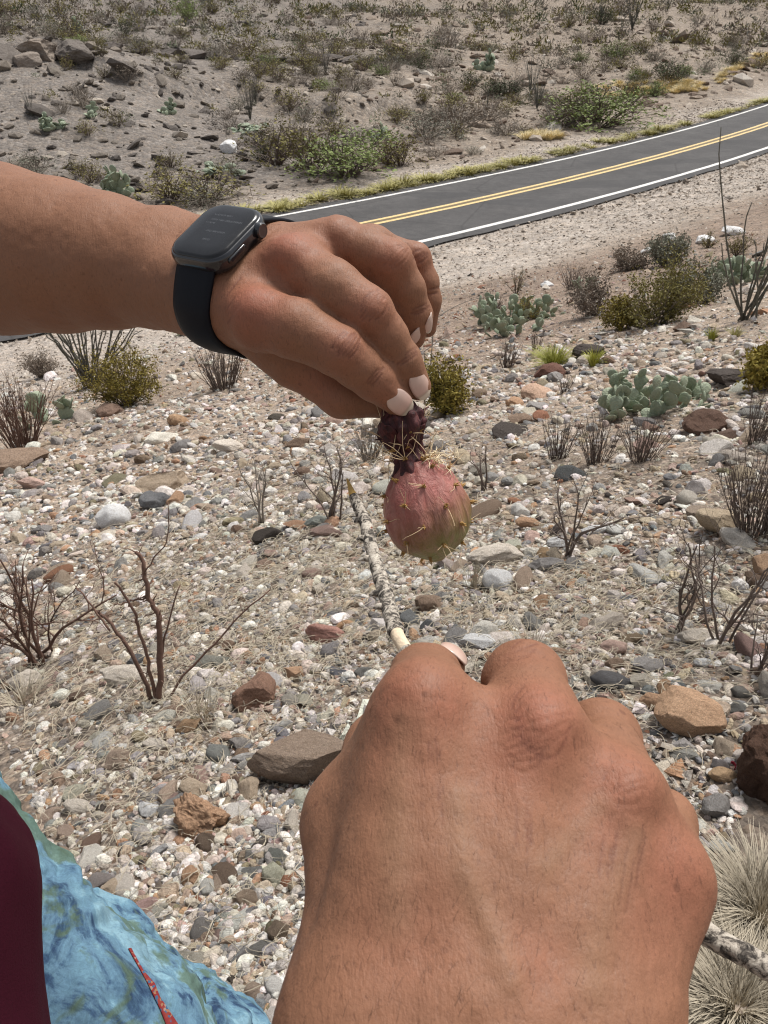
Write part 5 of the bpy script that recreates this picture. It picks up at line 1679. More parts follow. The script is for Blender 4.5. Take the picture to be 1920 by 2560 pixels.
def fields(P, reds, marks, veins):
    red = np.zeros(len(P)); cr = np.zeros(len(P)); ve = np.zeros(len(P))
    for c, r, a in reds:
        d2 = ((P - c) ** 2).sum(1); red = np.maximum(red, a * np.exp(-d2 / (r * r) * 1.1))
    for m, w, dep in marks:
        s = ((P > m.min(0) - 3 * w) & (P < m.max(0) + 3 * w)).all(1)
        if s.any(): cr[s] = np.maximum(cr[s], np.exp(-(polyd(P[s], m) / w) ** 2))
    for m, w, h in veins:
        ve = np.maximum(ve, np.exp(-(polyd(P, m) / (w * 1.2)) ** 2))
    return red, cr, ve

def boxed(P, m, w, k=3.0):
    return np.nonzero(((P > m.min(0) - k * w) & (P < m.max(0) + k * w)).all(1))[0]

def disp_of(knuck, dips, marks, veins, tend=()):
    def ff(P):
        d = np.zeros(len(P))
        for c, r, h in list(knuck) + [(c, r, -h) for c, r, h in dips]:
            d += h * np.exp(-((P - c) ** 2).sum(1) / (r * r))
        for m, w, h in list(veins) + list(tend):
            s = boxed(P, m, w)
            if len(s): d[s] += h * np.exp(-(polyd(P[s], m) / w) ** 2)
        cre = np.zeros(len(P))
        for m, w, dep in marks:
            s = boxed(P, m, w)
            if len(s): cre[s] = np.maximum(cre[s], dep * np.exp(-(polyd(P[s], m) / w) ** 2))
        return d - cre + 0.00018 * vnoise(P * 260) + 0.0004 * vnoise(P * 75)
    return ff

M_HAIR = simple('body_hair', (0.035, 0.02, 0.014), 0.6, 0.2, 200)
def hairs(parent, f, V, c0, regions, n, seed):
    """fine body hair lying along the skin; regions = (px, py, spread px, direction px)"""
    g = np.random.default_rng(seed)
    d = -V[:, 2]; px = 960 + FPX * V[:, 0] / d; py = 1280 - FPX * V[:, 1] / d
    mb = MB()
    for (x, y, sx_, sy_, dx, dy, share) in regions:
        k = np.nonzero((np.abs(px - x) < sx_) & (np.abs(py - y) < sy_))[0]
        if len(k) == 0: continue
        k = g.choice(k, int(n * share))
        P = V[k]; nn, _ = grad(f, P)
        ok = (nn * P).sum(1) < 0
        P, nn = P[ok], nn[ok]
        D = np.array([dx, -dy, 0.0]) + g.normal(size=(len(P), 3)) * 0.22
        D -= nn * (D * nn).sum(1)[:, None]; D /= np.linalg.norm(D, axis=1)[:, None]
        L = g.uniform(0.0015, 0.0042, len(P))
        cv = np.cross(nn, D) * g.normal(0, 0.25, len(P))[:, None]
        for p, q, u, l, c in zip(P, nn, D, L, cv):
            t = np.array([0, 0.35, 0.7, 1.0])[:, None]
            pts = p - c0 + u * l * t + c * l * t * t + q * (0.00012 + 0.10 * l * np.sin(t * 2.6))
            mb.tube(pts, [0.000024, 0.000022, 0.000016, 0.000007], 3, False)
    put('body_hair', mb.mesh('body_hair'), M_HAIR, parent, kind='stuff')

def make_hand(name, f, disp, lo, hi, h, lev, c0, mat, reds, marks, veins, label):
    V, Q = build_sdf(f, disp, lo, hi, h, lev)
    r, c, v = fields(V, reds, marks, veins)
    me = mesh_np(name, V - c0, [Q], True, np.stack([r, c, v], 1))
    return put(name, me, mat, mw=MCAM @ Matrix.Translation(Vector(c0)), label=label, cat='person'), V

def bbox(js, pad):
    P = np.array([p for p, r in js]); Rm = np.array([r for p, r in js])[:, None]
    return (P - Rm).min(0) - pad, (P + Rm).max(0) + pad
jsL = arm + [j for p in pal + palm_fill for j in p] + idx + mid + rin + pin + thb + wA + wB
jsR = [j for p in pal2 for j in p] + [j for a in arm2 for j in a] + idx2 + mid2 + rin2 + pin2 + thb2
loL, hiL = bbox(jsL, 0.006)
loR, hiR = bbox(jsR, 0.006)
print('WATCH gap', lh((FACE - Nz * 0.0108)[None]), 'arm', lh((FACE - Nz * 0.0108 - Sx * 0.012)[None]), lh((FACE - Nz * 0.0108 + Sx * 0.012)[None]))
cL = cp(700, 720, 0.38); cR = cp(1250, 2200, 0.17)
lh_f = disp_of(L_knuck, L_dip, L_marks, L_vein)
rh_f = disp_of(R_knuck, R_dip, R_marks, R_vein, R_tend)
M_SKIN_L = skin_mat('skin_reaching', math.radians(-50))
M_SKIN_R = skin_mat('skin_gripping', math.radians(0))
personL, VL = make_hand('person', lh, lh_f, loL, hiL, 0.0028, 2, cL, M_SKIN_L, L_red, L_marks, L_vein, 'bare tanned forearm and hand wearing a black watch, pinching a spiny cactus fruit')
personR, VR = make_hand('person', rh, rh_f, loR, hiR, 0.0023, 2, cR, M_SKIN_R, R_red, R_marks, R_vein, 'bare tanned fist with its back up, gripping a bark-covered stick')

hairs(personL, lh, VL, cL, [(200, 620, 200, 160, 0.9, 0.35, 0.45), (640, 660, 60, 110, 0.8, 0.3, 0.2), (740, 800, 90, 60, 0.8, 0.6, 0.18), (840, 690, 80, 60, 0.8, 0.6, 0.17)], 420, 1)
hairs(personR, rh, VR, cR, [(1250, 2100, 430, 330, 0.12, -1.0, 0.62), (1100, 2400, 350, 160, 0.3, -1.0, 0.30), (1310, 1700, 60, 60, 0.1, -1.0, 0.08)], 560, 2)
nail(personL, lh, 1001, 1006, 0.35, (1060, 1056, 0.372), 0.0165, 0.0110, cL, 0.85)
nail(personL, lh, 1053, 958, 0.36, (1078, 1040, 0.378), 0.0165, 0.0110, cL, 0.9, np.array([0.35, 0.0, 0.3]))
nail(personL, lh, 1048, 838, 0.38, (1052, 900, 0.40), 0.0115, 0.0095, cL, 1.0, np.array([0.7, 0.0, 0.0]))
nail(personL, lh, 1078, 806, 0.39, (1064, 880, 0.41), 0.0125, 0.0090, cL, 1.0, np.array([0.5, 0.0, 0.1]))
nail(personR, rh, 1142, 1626, 0.24, (1190, 1560, 0.27), 0.0115, 0.0105, cR, 0.9)

# ================================================================ the smartwatch
def frame4(x, y, z, o):
    return Matrix(np.column_stack([np.append(x, 0), np.append(y, 0), np.append(z, 0), np.append(o, 1)]).tolist())
def rrect(w, h, r, n=8):
    pts = []
    for cx, cy, a0 in ((w / 2 - r, h / 2 - r, 0), (-w / 2 + r, h / 2 - r, 90), (-w / 2 + r, -h / 2 + r, 180), (w / 2 - r, -h / 2 + r, 270)):
        for k in range(n + 1):
            a = math.radians(a0 + 90 * k / n); pts.append((cx + r * math.cos(a), cy + r * math.sin(a)))
    return np.array(pts)
def loft(rings, cap0=True, cap1=True):
    n = len(rings[0]); V = np.concatenate(rings); Q = []
    for k in range(len(rings) - 1):
        j = np.arange(n); j2 = (j + 1) % n
        Q.append(np.stack([k * n + j, k * n + j2, (k + 1) * n + j2, (k + 1) * n + j], 1))
    T = []
    if cap0:
        V = np.vstack([V, rings[0].mean(0)]); j = np.arange(n); T.append(np.stack([np.full(n, len(V) - 1), (j + 1) % n, j], 1))
    if cap1:
        V = np.vstack([V, rings[-1].mean(0)]); j = np.arange(n); o = (len(rings) - 1) * n; T.append(np.stack([np.full(n, len(V) - 1), o + j, o + (j + 1) % n], 1))
    return V, [np.concatenate(Q)] + ([np.concatenate(T)] if T else [])
def zring(p, z): return np.column_stack([p, np.full(len(p), z)])
MW = MCAM @ frame4(Sx, Ly, Nz, FACE)
watch = thing('smartwatch', 'black square smartwatch with dark screen and black strap on the wrist', 'watch', mw=MW)
def gloss(name, c, rough, coat=0.0, spec=0.5, metal=0.0):
    t = NT(name); v = t.coord('Object'); n = t.noise(v, 900, 3)
    col = t.mix(0.4, c, t.ramp(n, [(0.3, 0.8), (0.7, 1.2)]), 'MULTIPLY')
    t.b.inputs['Coat Weight'].default_value = coat; t.b.inputs['Coat Roughness'].default_value = 0.08
    t.b.inputs['Metallic'].default_value = metal
    return t.out(col, rough, None, spec)
M_CASE = gloss('black_metal_case', (0.012, 0.013, 0.017), 0.22, 0.6)
M_STRAP = gloss('black_rubber', (0.006, 0.0075, 0.012), 0.6, 0.0, 0.2)
def screen_mat():
    t = NT('watch_glass')
    v = t.coord('Object'); sx = t.n('SeparateXYZ'); t.l(v, sx.inputs[0])
    col = (0.009, 0.0095, 0.011)
    fac = None
    for (y0, x0, x1, hgt) in ((0.0105, -0.008, 0.003, 0.0006), (0.0068, -0.0075, 0.0115, 0.0006), (0.0042, -0.0085, -0.003, 0.0005), (-0.0015, -0.004, 0.0075, 0.0006), (-0.0075, -0.0015, 0.003, 0.0006)):
        a = t.math('LESS_THAN', t.math('ABSOLUTE', t.math('SUBTRACT', sx.outputs[1], y0)), hgt)
        b = t.math('MULTIPLY', t.math('GREATER_THAN', sx.outputs[0], x0), t.math('LESS_THAN', sx.outputs[0], x1))
        m = t.math('MULTIPLY', a, b)
        fac = m if fac is None else t.math('MAXIMUM', fac, m)
    nz = t.noise(v, 1500, 2, 0.5)
    fac = t.math('MULTIPLY', fac, t.ramp(nz, [(0.42, 0.0), (0.55, 1.0)]))
    c = t.mix(t.math('MULTIPLY', fac, 0.6), col, (0.075, 0.078, 0.085))
    sm = t.noise(v, 120, 4, 0.7)
    return t.out(c, t.ramp(sm, [(0.35, 0.10), (0.7, 0.3)]), None, 0.5)
a, b = 0.0350, 0.0410
rings = [zring(rrect(a - 0.006, b - 0.006, 0.0075), -0.0108), zring(rrect(a - 0.002, b - 0.002, 0.009), -0.0092), zring(rrect(a, b, 0.010), -0.0068), zring(rrect(a, b, 0.010), -0.0030), zring(rrect(a - 0.0012, b - 0.0012, 0.0098), -0.0016), zring(rrect(a - 0.0024, b - 0.0024, 0.0093), -0.0013)]
V_, P_ = loft(rings); case = put('case', mesh_np('case', V_, P_, True), M_CASE, watch)
rings = [zring(rrect(a - 0.0024, b - 0.0024, 0.0092), -0.0014), zring(rrect(a - 0.0034, b - 0.0034, 0.0089), -0.0004), zring(rrect(a - 0.006, b - 0.006, 0.008), 0.0), zring(rrect(a - 0.018, b - 0.018, 0.004), 0.0001)]
V_, P_ = loft(rings, False, True); put('screen', mesh_np('screen', V_, P_, True), screen_mat(), watch)
# crown and side button on the hand side
ang = np.linspace(0, 2 * np.pi, 28, endpoint=False)
def xring(r, x, cy, cz): return np.column_stack([np.full(28, x), cy + r * np.cos(ang), cz + r * np.sin(ang)])
cy, cz = 0.0098, -0.0048
V_, P_ = loft([xring(0.0036, a / 2 - 0.0008, cy, cz), xring(0.0036, a / 2 + 0.0016, cy, cz), xring(0.0031, a / 2 + 0.0022, cy, cz), xring(0.0022, a / 2 + 0.0021, cy, cz)]); put('crown', mesh_np('crown', V_, P_, False), M_CASE, case)
bt = rrect(0.0125, 0.0026, 0.0012, 4)
def bring(x, s): return np.column_stack([np.full(len(bt), x), -0.008 + bt[:, 0] * s, -0.0048 + bt[:, 1] * s])
V_, P_ = loft([bring(a / 2 - 0.0006, 1), bring(a / 2 + 0.0005, 1), bring(a / 2 + 0.0007, 0.8)]); put('side_button', mesh_np('side_button', V_, P_, True), M_CASE, case)
# strap follows the skin
def strap():
    n = 88
    th = np.linspace(math.radians(50), math.radians(310), n)         # measured from the face normal, round the wrist
    cw = W0 - Nz * 0.001
    us = np.linspace(-1, 1, 9)
    outer, inner = np.zeros((n, 9, 3)), np.zeros((n, 9, 3))
    off = float((FACE - cw) @ Sx)
    for i, t in enumerate(th):
        dirv = Nz * math.cos(t) + Ly * math.sin(t)
        edge = min(i, n - 1 - i) / 8.0
        half = 0.0112 - 0.0006 * min(1.0, edge)
        p = cw + Sx * (off + us * half)[:, None]
        r = np.full(9, 0.016)
        for _ in range(9):
            r = r - lh(p + dirv * r[:, None])
        outer[i] = p + dirv * np.maximum(r, 0.016)[:, None]
    outer_r = outer.copy()
    for _ in range(6):
        outer_r[1:-1] = 0.25 * outer_r[:-2] + 0.5 * outer_r[1:-1] + 0.25 * outer_r[2:]
    mean = outer_r.mean(1, keepdims=True)
    for i, t in enumerate(th):
        dirv = Nz * math.cos(t) + Ly * math.sin(t)
        inner[i] = outer_r[i] + dirv * 0.0003
        prof = 0.0021 * (1 - 0.25 * us ** 6)
        outer[i] = outer_r[i] + dirv * (prof[:, None] + 0.0003)
    # ends tuck into the case
    for end, sgn in ((0, 1), (n - 1, -1)):
        tgt = FACE + Ly * sgn * (b / 2 - 0.003) - Nz * 0.0058
        for k in range(7):
            i = end + k if end == 0 else end - k
            w = (1 - k / 7.0) ** 1.5
            for arr, dz in ((outer, 0.0013), (inner, -0.0012)):
                ee = np.array([tgt + Sx * u * 0.0112 + Nz * dz for u in us])
                arr[i] = arr[i] * (1 - w) + ee * w
    V = np.concatenate([outer.reshape(-1, 3), inner.reshape(-1, 3)])
    M = n * 9
    i, j = np.meshgrid(np.arange(n - 1), np.arange(8), indexing='ij')
    Q = np.stack([i * 9 + j, (i + 1) * 9 + j, (i + 1) * 9 + j + 1, i * 9 + j + 1], -1).reshape(-1, 4)
    s1 = np.stack([np.arange(n - 1) * 9, np.arange(n - 1) * 9 + M, np.arange(1, n) * 9 + M, np.arange(1, n) * 9], 1)
    s2 = s1 + 8
    V = (V - FACE) @ np.column_stack([Sx, Ly, Nz])
    put('strap', mesh_np('strap', V, [Q, Q[:, ::-1] + M, s1, s2[:, ::-1]], True), M_STRAP, watch)
strap()
# ================================================================ the cactus fruit
FC = cp(1068, 1285, 0.380)
fa = unit(cp(1098, 1408, 0.384) - cp(1040, 1162, 0.374))       # down the fruit
fx = unit(np.cross(fa, np.array([0, 0, 1.0]))); fz = np.cross(fx, fa)
if fz[2] < 0: fz = -fz; fx = -fx
fx = np.cross(-fa, fz)
FTOP = cp(1036, 1150, 0.375)
s_f = 0.378 / FPX
MF = MCAM @ frame4(fx, -fa, fz, FTOP)                           # y up the axis, z towards the viewer
fruit = thing('cactus_fruit', 'pinkish green spiny cactus fruit hanging from the pinching fingers', 'fruit', mw=MF)
FL = 266 * s_f
gF = np.random.default_rng(6)
areoles = []
for k in range(34):
    t = 0.06 + 0.90 * (k + 0.5) / 34
    areoles.append((t, (k * 2.39996 + 0.6) % (2 * np.pi)))
_ft = np.linspace(0, 1, 401)
_fr = np.interp(_ft, [0, 0.04, 0.08, 0.13, 0.2, 0.3, 0.42, 0.55, 0.66, 0.76, 0.85, 0.92, 0.97, 1.0], np.array([38, 46, 58, 70, 83, 96, 106, 109, 105, 92, 69, 45, 24, 2.0])) * s_f
for _ in range(60): _fr[1:-1] = (_fr[:-2] + 2 * _fr[1:-1] + _fr[2:]) / 4
_ker = np.ones(25) / 25
_fr = np.convolve(np.pad(_fr, 12, mode='edge'), _ker, 'valid'); _fr[-12:] = _fr[-13] * np.sqrt(np.clip(1 - (np.arange(12) / 11.5) ** 2, 0, 1))
def fruit_r(t): return np.interp(t, _ft, _fr)
def fruit_pt(t, ph):
    t = np.asarray(t, float); ph = np.asarray(ph, float)
    r = fruit_r(t)
    P0 = np.stack([t * 3.2, np.cos(ph) * 1.3, np.sin(ph) * 1.3], -1)
    rid = np.cos(8 * ph + 5 * t + 0.7 * vnoise(P0)) * (0.012 + 0.03 * t) * np.sin(np.pi * np.clip(t, 0, 1) ** 0.8) + 0.018 * np.cos(13 * ph - 7 * t + 1.5 * vnoise(P0 * 1.7)) * (1 - t) + 0.03 * fbm(P0 * 0.9, 2) * (0.35 + 0.65 * t)
    bump = 0
    for at, ap in areoles:
        dph = (ph - ap + np.pi) % (2 * np.pi) - np.pi
        q = ((t - at) * FL / 0.0040) ** 2 + (dph * fruit_r(at) / 0.0026) ** 2
        bump = bump + 0.00075 * np.exp(-q)
    rr = r * (1 + rid) + bump
    return np.stack([np.sin(ph) * rr, -t * FL, np.cos(ph) * rr], -1)
nt, npn = 110, 128
T_, PH = np.meshgrid(np.linspace(0, 1, nt), np.linspace(0, 2 * np.pi, npn, endpoint=False), indexing='ij')
V_ = fruit_pt(T_, PH).reshape(-1, 3)
i, j = np.meshgrid(np.arange(nt - 1), np.arange(npn), indexing='ij'); j2 = (j + 1) % npn
Q_ = np.stack([i * npn + j, (i + 1) * npn + j, (i + 1) * npn + j2, i * npn + j2], -1).reshape(-1, 4)
def fruit_mat():
    t = NT('fruit_skin')
    v = t.coord('Object'); sx = t.n('SeparateXYZ'); t.l(v, sx.inputs[0])
    n = t.noise(v, 90, 5, 0.6); n2_ = t.noise(v, 700, 3, 0.7); mp = t.n('Mapping'); mp.inputs['Scale'].default_value = (1, 0.22, 1); t.l(v, mp.inputs[0])
    st = t.noise(mp.outputs[0], 260, 4, 0.65, 0.5)
    y = t.math('MULTIPLY', sx.outputs[1], -1.0 / FL)
    yy = t.math('ADD', y, t.math('MULTIPLY_ADD', n, 0.34, -0.17))
    yy = t.math('ADD', yy, t.math('MULTIPLY', sx.outputs[0], 6.0))
    col = t.ramp(yy, [(0.0, (0.20, 0.055, 0.045)), (0.16, (0.35, 0.115, 0.10)), (0.34, (0.36, 0.13, 0.108)), (0.50, (0.27, 0.115, 0.075)), (0.66, (0.23, 0.14, 0.06)), (0.82, (0.24, 0.235, 0.085))])
    col = t.mix(t.ramp(st, [(0.4, 0.0), (0.7, 0.5)]), col, (0.46, 0.245, 0.205))
    col = t.mix(0.55, col, t.ramp(n2_, [(0.3, 0.75), (0.7, 1.2)]), 'MULTIPLY')
    col = t.mix(t.ramp(n, [(0.62, 0.0), (0.75, 0.5)]), col, (0.17, 0.055, 0.05))
    b = t.bump(st, 0.8, 0.002); b = t.bump(n2_, 0.2, 0.0003, b)
    return t.out(col, 0.52, b, 0.35)
fruit_body = put('fruit_body', mesh_np('fruit_body', V_, [Q_], True), fruit_mat(), fruit)
# dried flower at its end, up to the fingertips
def dried():
    ys = np.array([-0.006, 0.000, 0.006, 0.012, 0.018, 0.023, 0.027, 0.0315]) ; rs_ = np.array([50, 40, 34, 48, 56, 50, 34, 15]) * s_f
    nt, npn = 64, 90
    yy = np.linspace(ys[0], ys[-1], nt)
    T_, PH = np.meshgrid(yy, np.linspace(0, 2 * np.pi, npn, endpoint=False), indexing='ij')
    r = np.interp(T_, ys, rs_)
    cx = np.interp(T_, [0, 0.012, 0.022, 0.0345], np.array([-10, -16, -12, 6.0])) * s_f
    Pn = np.stack([np.cos(PH) * 2.2, T_ * 140, np.sin(PH) * 2.2], -1)
    r = r * (1 + 0.22 * fbm(Pn, 3) + 0.09 * np.cos(9 * PH + 300 * T_ * 0.3 + 2 * vnoise(Pn * 0.7)) + 0.10 * np.abs(vnoise(Pn * np.array([2.6, 0.5, 2.6]))))
    V = np.stack([cx + np.sin(PH) * r, T_, np.cos(PH) * r * 0.9], -1).reshape(-1, 3)
    i, j = np.meshgrid(np.arange(nt - 1), np.arange(npn), indexing='ij'); j2 = (j + 1) % npn
    Q = np.stack([i * npn + j, i * npn + j2, (i + 1) * npn + j2, (i + 1) * npn + j], -1).reshape(-1, 4)
    V = np.vstack([V, [V[-npn:].mean(0)]]); jj = np.arange(npn); T = np.stack([np.full(npn, len(V) - 1), (nt - 1) * npn + jj, (nt - 1) * npn + (jj + 1) % npn], 1)
    t = NT('dried_flower'); v = t.coord('Object'); mp = t.n('Mapping'); mp.inputs['Scale'].default_value = (1, 0.3, 1); t.l(v, mp.inputs[0])
    n = t.noise(mp.outputs[0], 420, 5, 0.7, 0.6)
    c = t.ramp(n, [(0.3, (0.012, 0.003, 0.004)), (0.5, (0.055, 0.012, 0.014)), (0.75, (0.16, 0.045, 0.042))])
    fl = put('dried_flower', mesh_np('dried_flower', V, [Q, T], True), t.out(c, 0.6, t.bump(n, 0.8, 0.0012), 0.4), fruit)
    for k in range(7):     # withered sepals
        a = k * 2.4; y0 = 0.004 + 0.0022 * k
        cxx = float(np.interp(y0, [0, 0.012, 0.022, 0.0345], np.array([-10, -16, -12, 6.0]) * s_f)); rr = float(np.interp(y0, ys, rs_))
        o = np.array([math.sin(a), 0, math.cos(a)]); tg = np.array([math.cos(a), 0, -math.sin(a)])
        rows = []
        for q, (e, up, w) in enumerate([(-0.001, 0, 0.003), (0.001, 0.003, 0.0028), (0.003, 0.005, 0.0018), (0.0052, 0.0055, 0.0004)]):
            c_ = np.array([cxx, y0 + up, 0]) + o * (rr + e) * np.array([1, 1, 0.9])
            rows += [c_ - tg * w, c_ + o * 0.0006, c_ + tg * w]
        V = np.array(rows); Q = np.array([[r * 3 + c, r * 3 + c + 1, r * 3 + c + 4, r * 3 + c + 3] for r in range(3) for c in range(2)])
        me = mesh_np('sepal', V, [Q], True); me.materials.append(bpy.data.materials['dried_flower'])
        ob = put('sepal', me, None, fl); md = ob.modifiers.new('thickness', 'SOLIDIFY'); md.thickness = 0.0006
    return fl
flower = dried()
M_SPINE = simple('spine', (0.66, 0.50, 0.31), 0.55, 0.25, 300)
M_AREO = simple('areole', (0.42, 0.25, 0.085), 0.9, 0.5, 1500, 0.5)
M_WOOL = simple('pale_wool', (0.74, 0.62, 0.42), 0.7, 0.2, 300)
def spine(mb, p, d, L, g, r=0.00022, curl=0.12):
    pts, _ = wander(p, unit(d), L, 7, g, curl)
    mb.tube(pts, np.linspace(r, r * 0.3, 8), 4, False)
def cluster(p, n, nsp, Lr, g, longd=None, r=0.00022, par=None):
    mb = MB()
    for _ in range(9):
        e = p + n * g.uniform(0.0006, 0.0026) + g.normal(size=3) * 0.0007
        mb.tube(np.array([p - n * 0.0006 + g.normal(size=3) * 0.0004, e]), [0.0006, 0.00015], 4, True)
    put('areole', mb.mesh('areole'), M_AREO, par or fruit_body)
    if nsp:
        ms = MB()
        for k in range(nsp):
            dv = n * 0.5 + g.normal(size=3) * 0.7 + (longd if longd is not None else 0)
            spine(ms, p, dv, g.uniform(*Lr), g, r)
        put('spines', ms.mesh('spines'), M_SPINE, par or fruit_body)
for k, (t, ph) in enumerate(areoles):
    p = fruit_pt(np.array(t), np.array(ph)); p2 = fruit_pt(np.array(t + 0.01), np.array(ph)); p3 = fruit_pt(np.array(t), np.array(ph + 0.02))
    n = unit(np.cross(p2 - p, p3 - p)); 
    if n @ np.array([p[0], 0, p[2]]) < 0: n = -n
    front = math.cos(ph) > 0
    cluster(p, n, 0 if gF.uniform() < 0.3 else int(gF.integers(2, 5)), (0.004, 0.014), gF)
# long spines round the neck
for k in range(17):
    a = k * 2.4 + 0.3; y = gF.uniform(-0.003, 0.022); rr = float(np.interp(y, [-0.004, 0.010, 0.022], np.array([50, 44, 54]) * s_f))
    cxx = float(np.interp(y, [0, 0.012, 0.022], np.array([-10, -16, -12]) * s_f))
    o = np.array([math.sin(a), 0, math.cos(a) * 0.9]); p = np.array([cxx, y, 0]) + o * rr
    cluster(p, o, int(gF.integers(3, 7)), (0.008, 0.021), gF, np.array([0, gF.uniform(-0.3, 1.0), 0.0]), 0.00026, flower)
ms = MB()
pw = np.array([58 * s_f, -0.001, 0.006])
for k in range(46):
    p = pw + gF.normal(size=3) * np.array([0.0036, 0.0032, 0.003])
    spine(ms, p, gF.normal(size=3) + np.array([0.3, 0.2, 0.3]), gF.uniform(0.006, 0.014), gF, 0.0003, 0.45)
put('spine_tangle', ms.mesh('spine_tangle'), M_WOOL, fruit)

# ================================================================ the stick
SP_ = [(868, 1198, .374, 10), (880, 1232, .366, 24), (893, 1262, .357, 29), (912, 1300, .346, 31), (922, 1345, .334, 32), (938, 1400, .318, 34), (952, 1450, .302, 36), (968, 1500, .286, 38), (980, 1550, .270, 39), (998, 1598, .254, 40), (1030, 1650, .245, 42), (1120, 1760, .238, 44),
       (1280, 1900, .228, 46), (1500, 2110, .214, 50), (1770, 2338, .197, 56), (1880, 2398, .191, 58), (1980, 2452, .187, 60), (2120, 2530, .182, 62), (2300, 2640, .178, 64)]
ctr = np.array([cp(a, b, d) for a, b, d, w in SP_]); rad = np.array([w * d / FPX / 2 for a, b, d, w in SP_])
def resample(C, Rr, n):
    L = np.concatenate([[0], np.cumsum(np.linalg.norm(np.diff(C, axis=0), axis=1))])
    t = np.linspace(0, L[-1], n)
    C2 = np.stack([np.interp(t, L, C[:, k]) for k in range(3)], 1); R2 = np.interp(t, L, Rr)
    for _ in range(4): C2[1:-1] = (C2[:-2] + 2 * C2[1:-1] + C2[2:]) / 4
    return C2, R2, t
C2, R2, tl = resample(ctr, rad, 420)
stick0 = C2[0]
MS = MCAM @ Matrix.Translation(Vector(stick0))
stick = thing('stick', 'thin bark-covered stick with a sharpened yellow tip held in the fist', 'stick', mw=MS)
gS = np.random.default_rng(17)
def rough_tube(C, Rr, tl, sides=28, amp=0.10, nodes=True, name='bark'):
    V, Q, T = tube(C, Rr, sides, True)
    n = len(C); body = V[:n * sides].reshape(n, sides, 3)
    off = body - C[:, None, :]
    tt = np.repeat(tl[:, None], sides, 1); a = np.repeat(np.arange(sides)[None] * 2 * np.pi / sides, n, 0)
    Pn = np.stack([np.cos(a) * 1.6, np.sin(a) * 1.6, tt * 420], -1)
    s = 1 + amp * fbm(Pn, 3)
    if nodes:
        for q in np.arange(0.012, 0.5, 0.0125):
            q2 = q + gS.normal() * 0.003; dt = (tt - q2) + 0.0011 * np.cos(a + q2 * 900)
            s = s + 0.055 * np.exp(-(dt / 0.0009) ** 2) - 0.05 * np.exp(-((dt - 0.0016) / 0.0008) ** 2)
    body = C[:, None, :] + off * s[..., None]
    V[:n * sides] = body.reshape(-1, 3)
    return mesh_np(name, V - stick0, [Q, T], True)
def bark_mat():
    t = NT('bark')
    v = t.coord('Object')
    n = t.noise(v, 330, 6, 0.75, 1.0); n2_ = t.noise(v, 110, 4, 0.6); n3_ = t.noise(v, 1300, 3, 0.7)
    f = t.math('ADD', t.math('MULTIPLY', n, 0.75), t.math('MULTIPLY', n2_, 0.32))
    c = t.ramp(f, [(0.42, (0.025, 0.022, 0.02)), (0.50, (0.11, 0.095, 0.08)), (0.545, (0.42, 0.37, 0.31)), (0.64, (0.60, 0.55, 0.47))])
    c = t.mix(0.5, c, t.ramp(n3_, [(0.3, 0.65), (0.7, 1.2)]), 'MULTIPLY')
    return t.out(c, 0.85, t.bump(n, 0.8, 0.0007), 0.25)
M_BARK = bark_mat()
M_WOOD = simple('peeled_wood', (0.62, 0.50, 0.36), 0.7, 0.3, 500, 0.3)
M_TIPW = simple('yellow_wood', (0.55, 0.34, 0.10), 0.7, 0.35, 600, 0.4)
k0 = int(np.argmin(np.abs(C2[:, 2] + 0.3625))); k1 = int(np.argmin(np.abs(C2[:, 2] + 0.2575)))
shaft = put('bark_shaft', rough_tube(C2[k0:k1], R2[k0:k1], tl[k0:k1]), M_BARK, stick)
put('bark_shaft', rough_tube(C2[k1 + 14:], R2[k1 + 14:], tl[k1 + 14:]), [M_BARK], stick)
put('peeled_section', rough_tube(C2[k1 - 3:k1 + 17], R2[k1 - 3:k1 + 17] * 0.86, tl[k1 - 3:k1 + 17], 24, 0.03, False, 'peeled_section'), M_WOOD, stick)
put('sharpened_tip', rough_tube(C2[:k0 + 5], R2[:k0 + 5] * np.linspace(0.5, 0.93, k0 + 5), tl[:k0 + 5], 16, 0.05, False, 'sharpened_tip'), M_TIPW, stick)
# side stubs and a red bud scar
for (q, ang_, L) in ((0.30, 2.6, 0.0035), (0.44, 2.9, 0.005), (0.70, 3.0, 0.004), (0.18, 2.4, 0.003), (0.80, 2.8, 0.0035)):
    i = int(k0 + (k1 - k0) * q); tg = unit(C2[i + 1] - C2[i - 1])
    o = np.array([math.cos(ang_), 0.0, math.sin(ang_) * 0.4]); o = unit(o - tg * (o @ tg))
    mb = MB(); p = C2[i] + o * R2[i] * 0.7
    mb.tube(np.array([p, p + o * L * 0.6 - tg * 0.0005, p + o * L + tg * 0.0012]) - stick0, [0.0016, 0.0013, 0.0005], 7)
    put('twig_stub', mb.mesh('twig_stub'), M_BARK, shaft)
i = int(k0 + (k1 - k0) * 0.235); nrm = unit(np.array([0.15, 0.25, 1.0])); tg = unit(C2[i + 1] - C2[i - 1])
mb = MB(); th = np.linspace(0, 2 * np.pi, 14); lat = np.cross(tg, nrm)
ringp = np.array([C2[i] + nrm * R2[i] * 0.98 + tg * 0.0011 * math.sin(q) + lat * 0.0022 * math.cos(q) - nrm * 0.0006 * math.cos(q) ** 2 for q in th])
mb.tube(ringp - stick0, np.full(14, 0.00075), 6)
put('bud_scar', mb.mesh('bud_scar'), simple('bud_red', (0.20, 0.045, 0.02), 0.5, 0.3, 800), shaft)

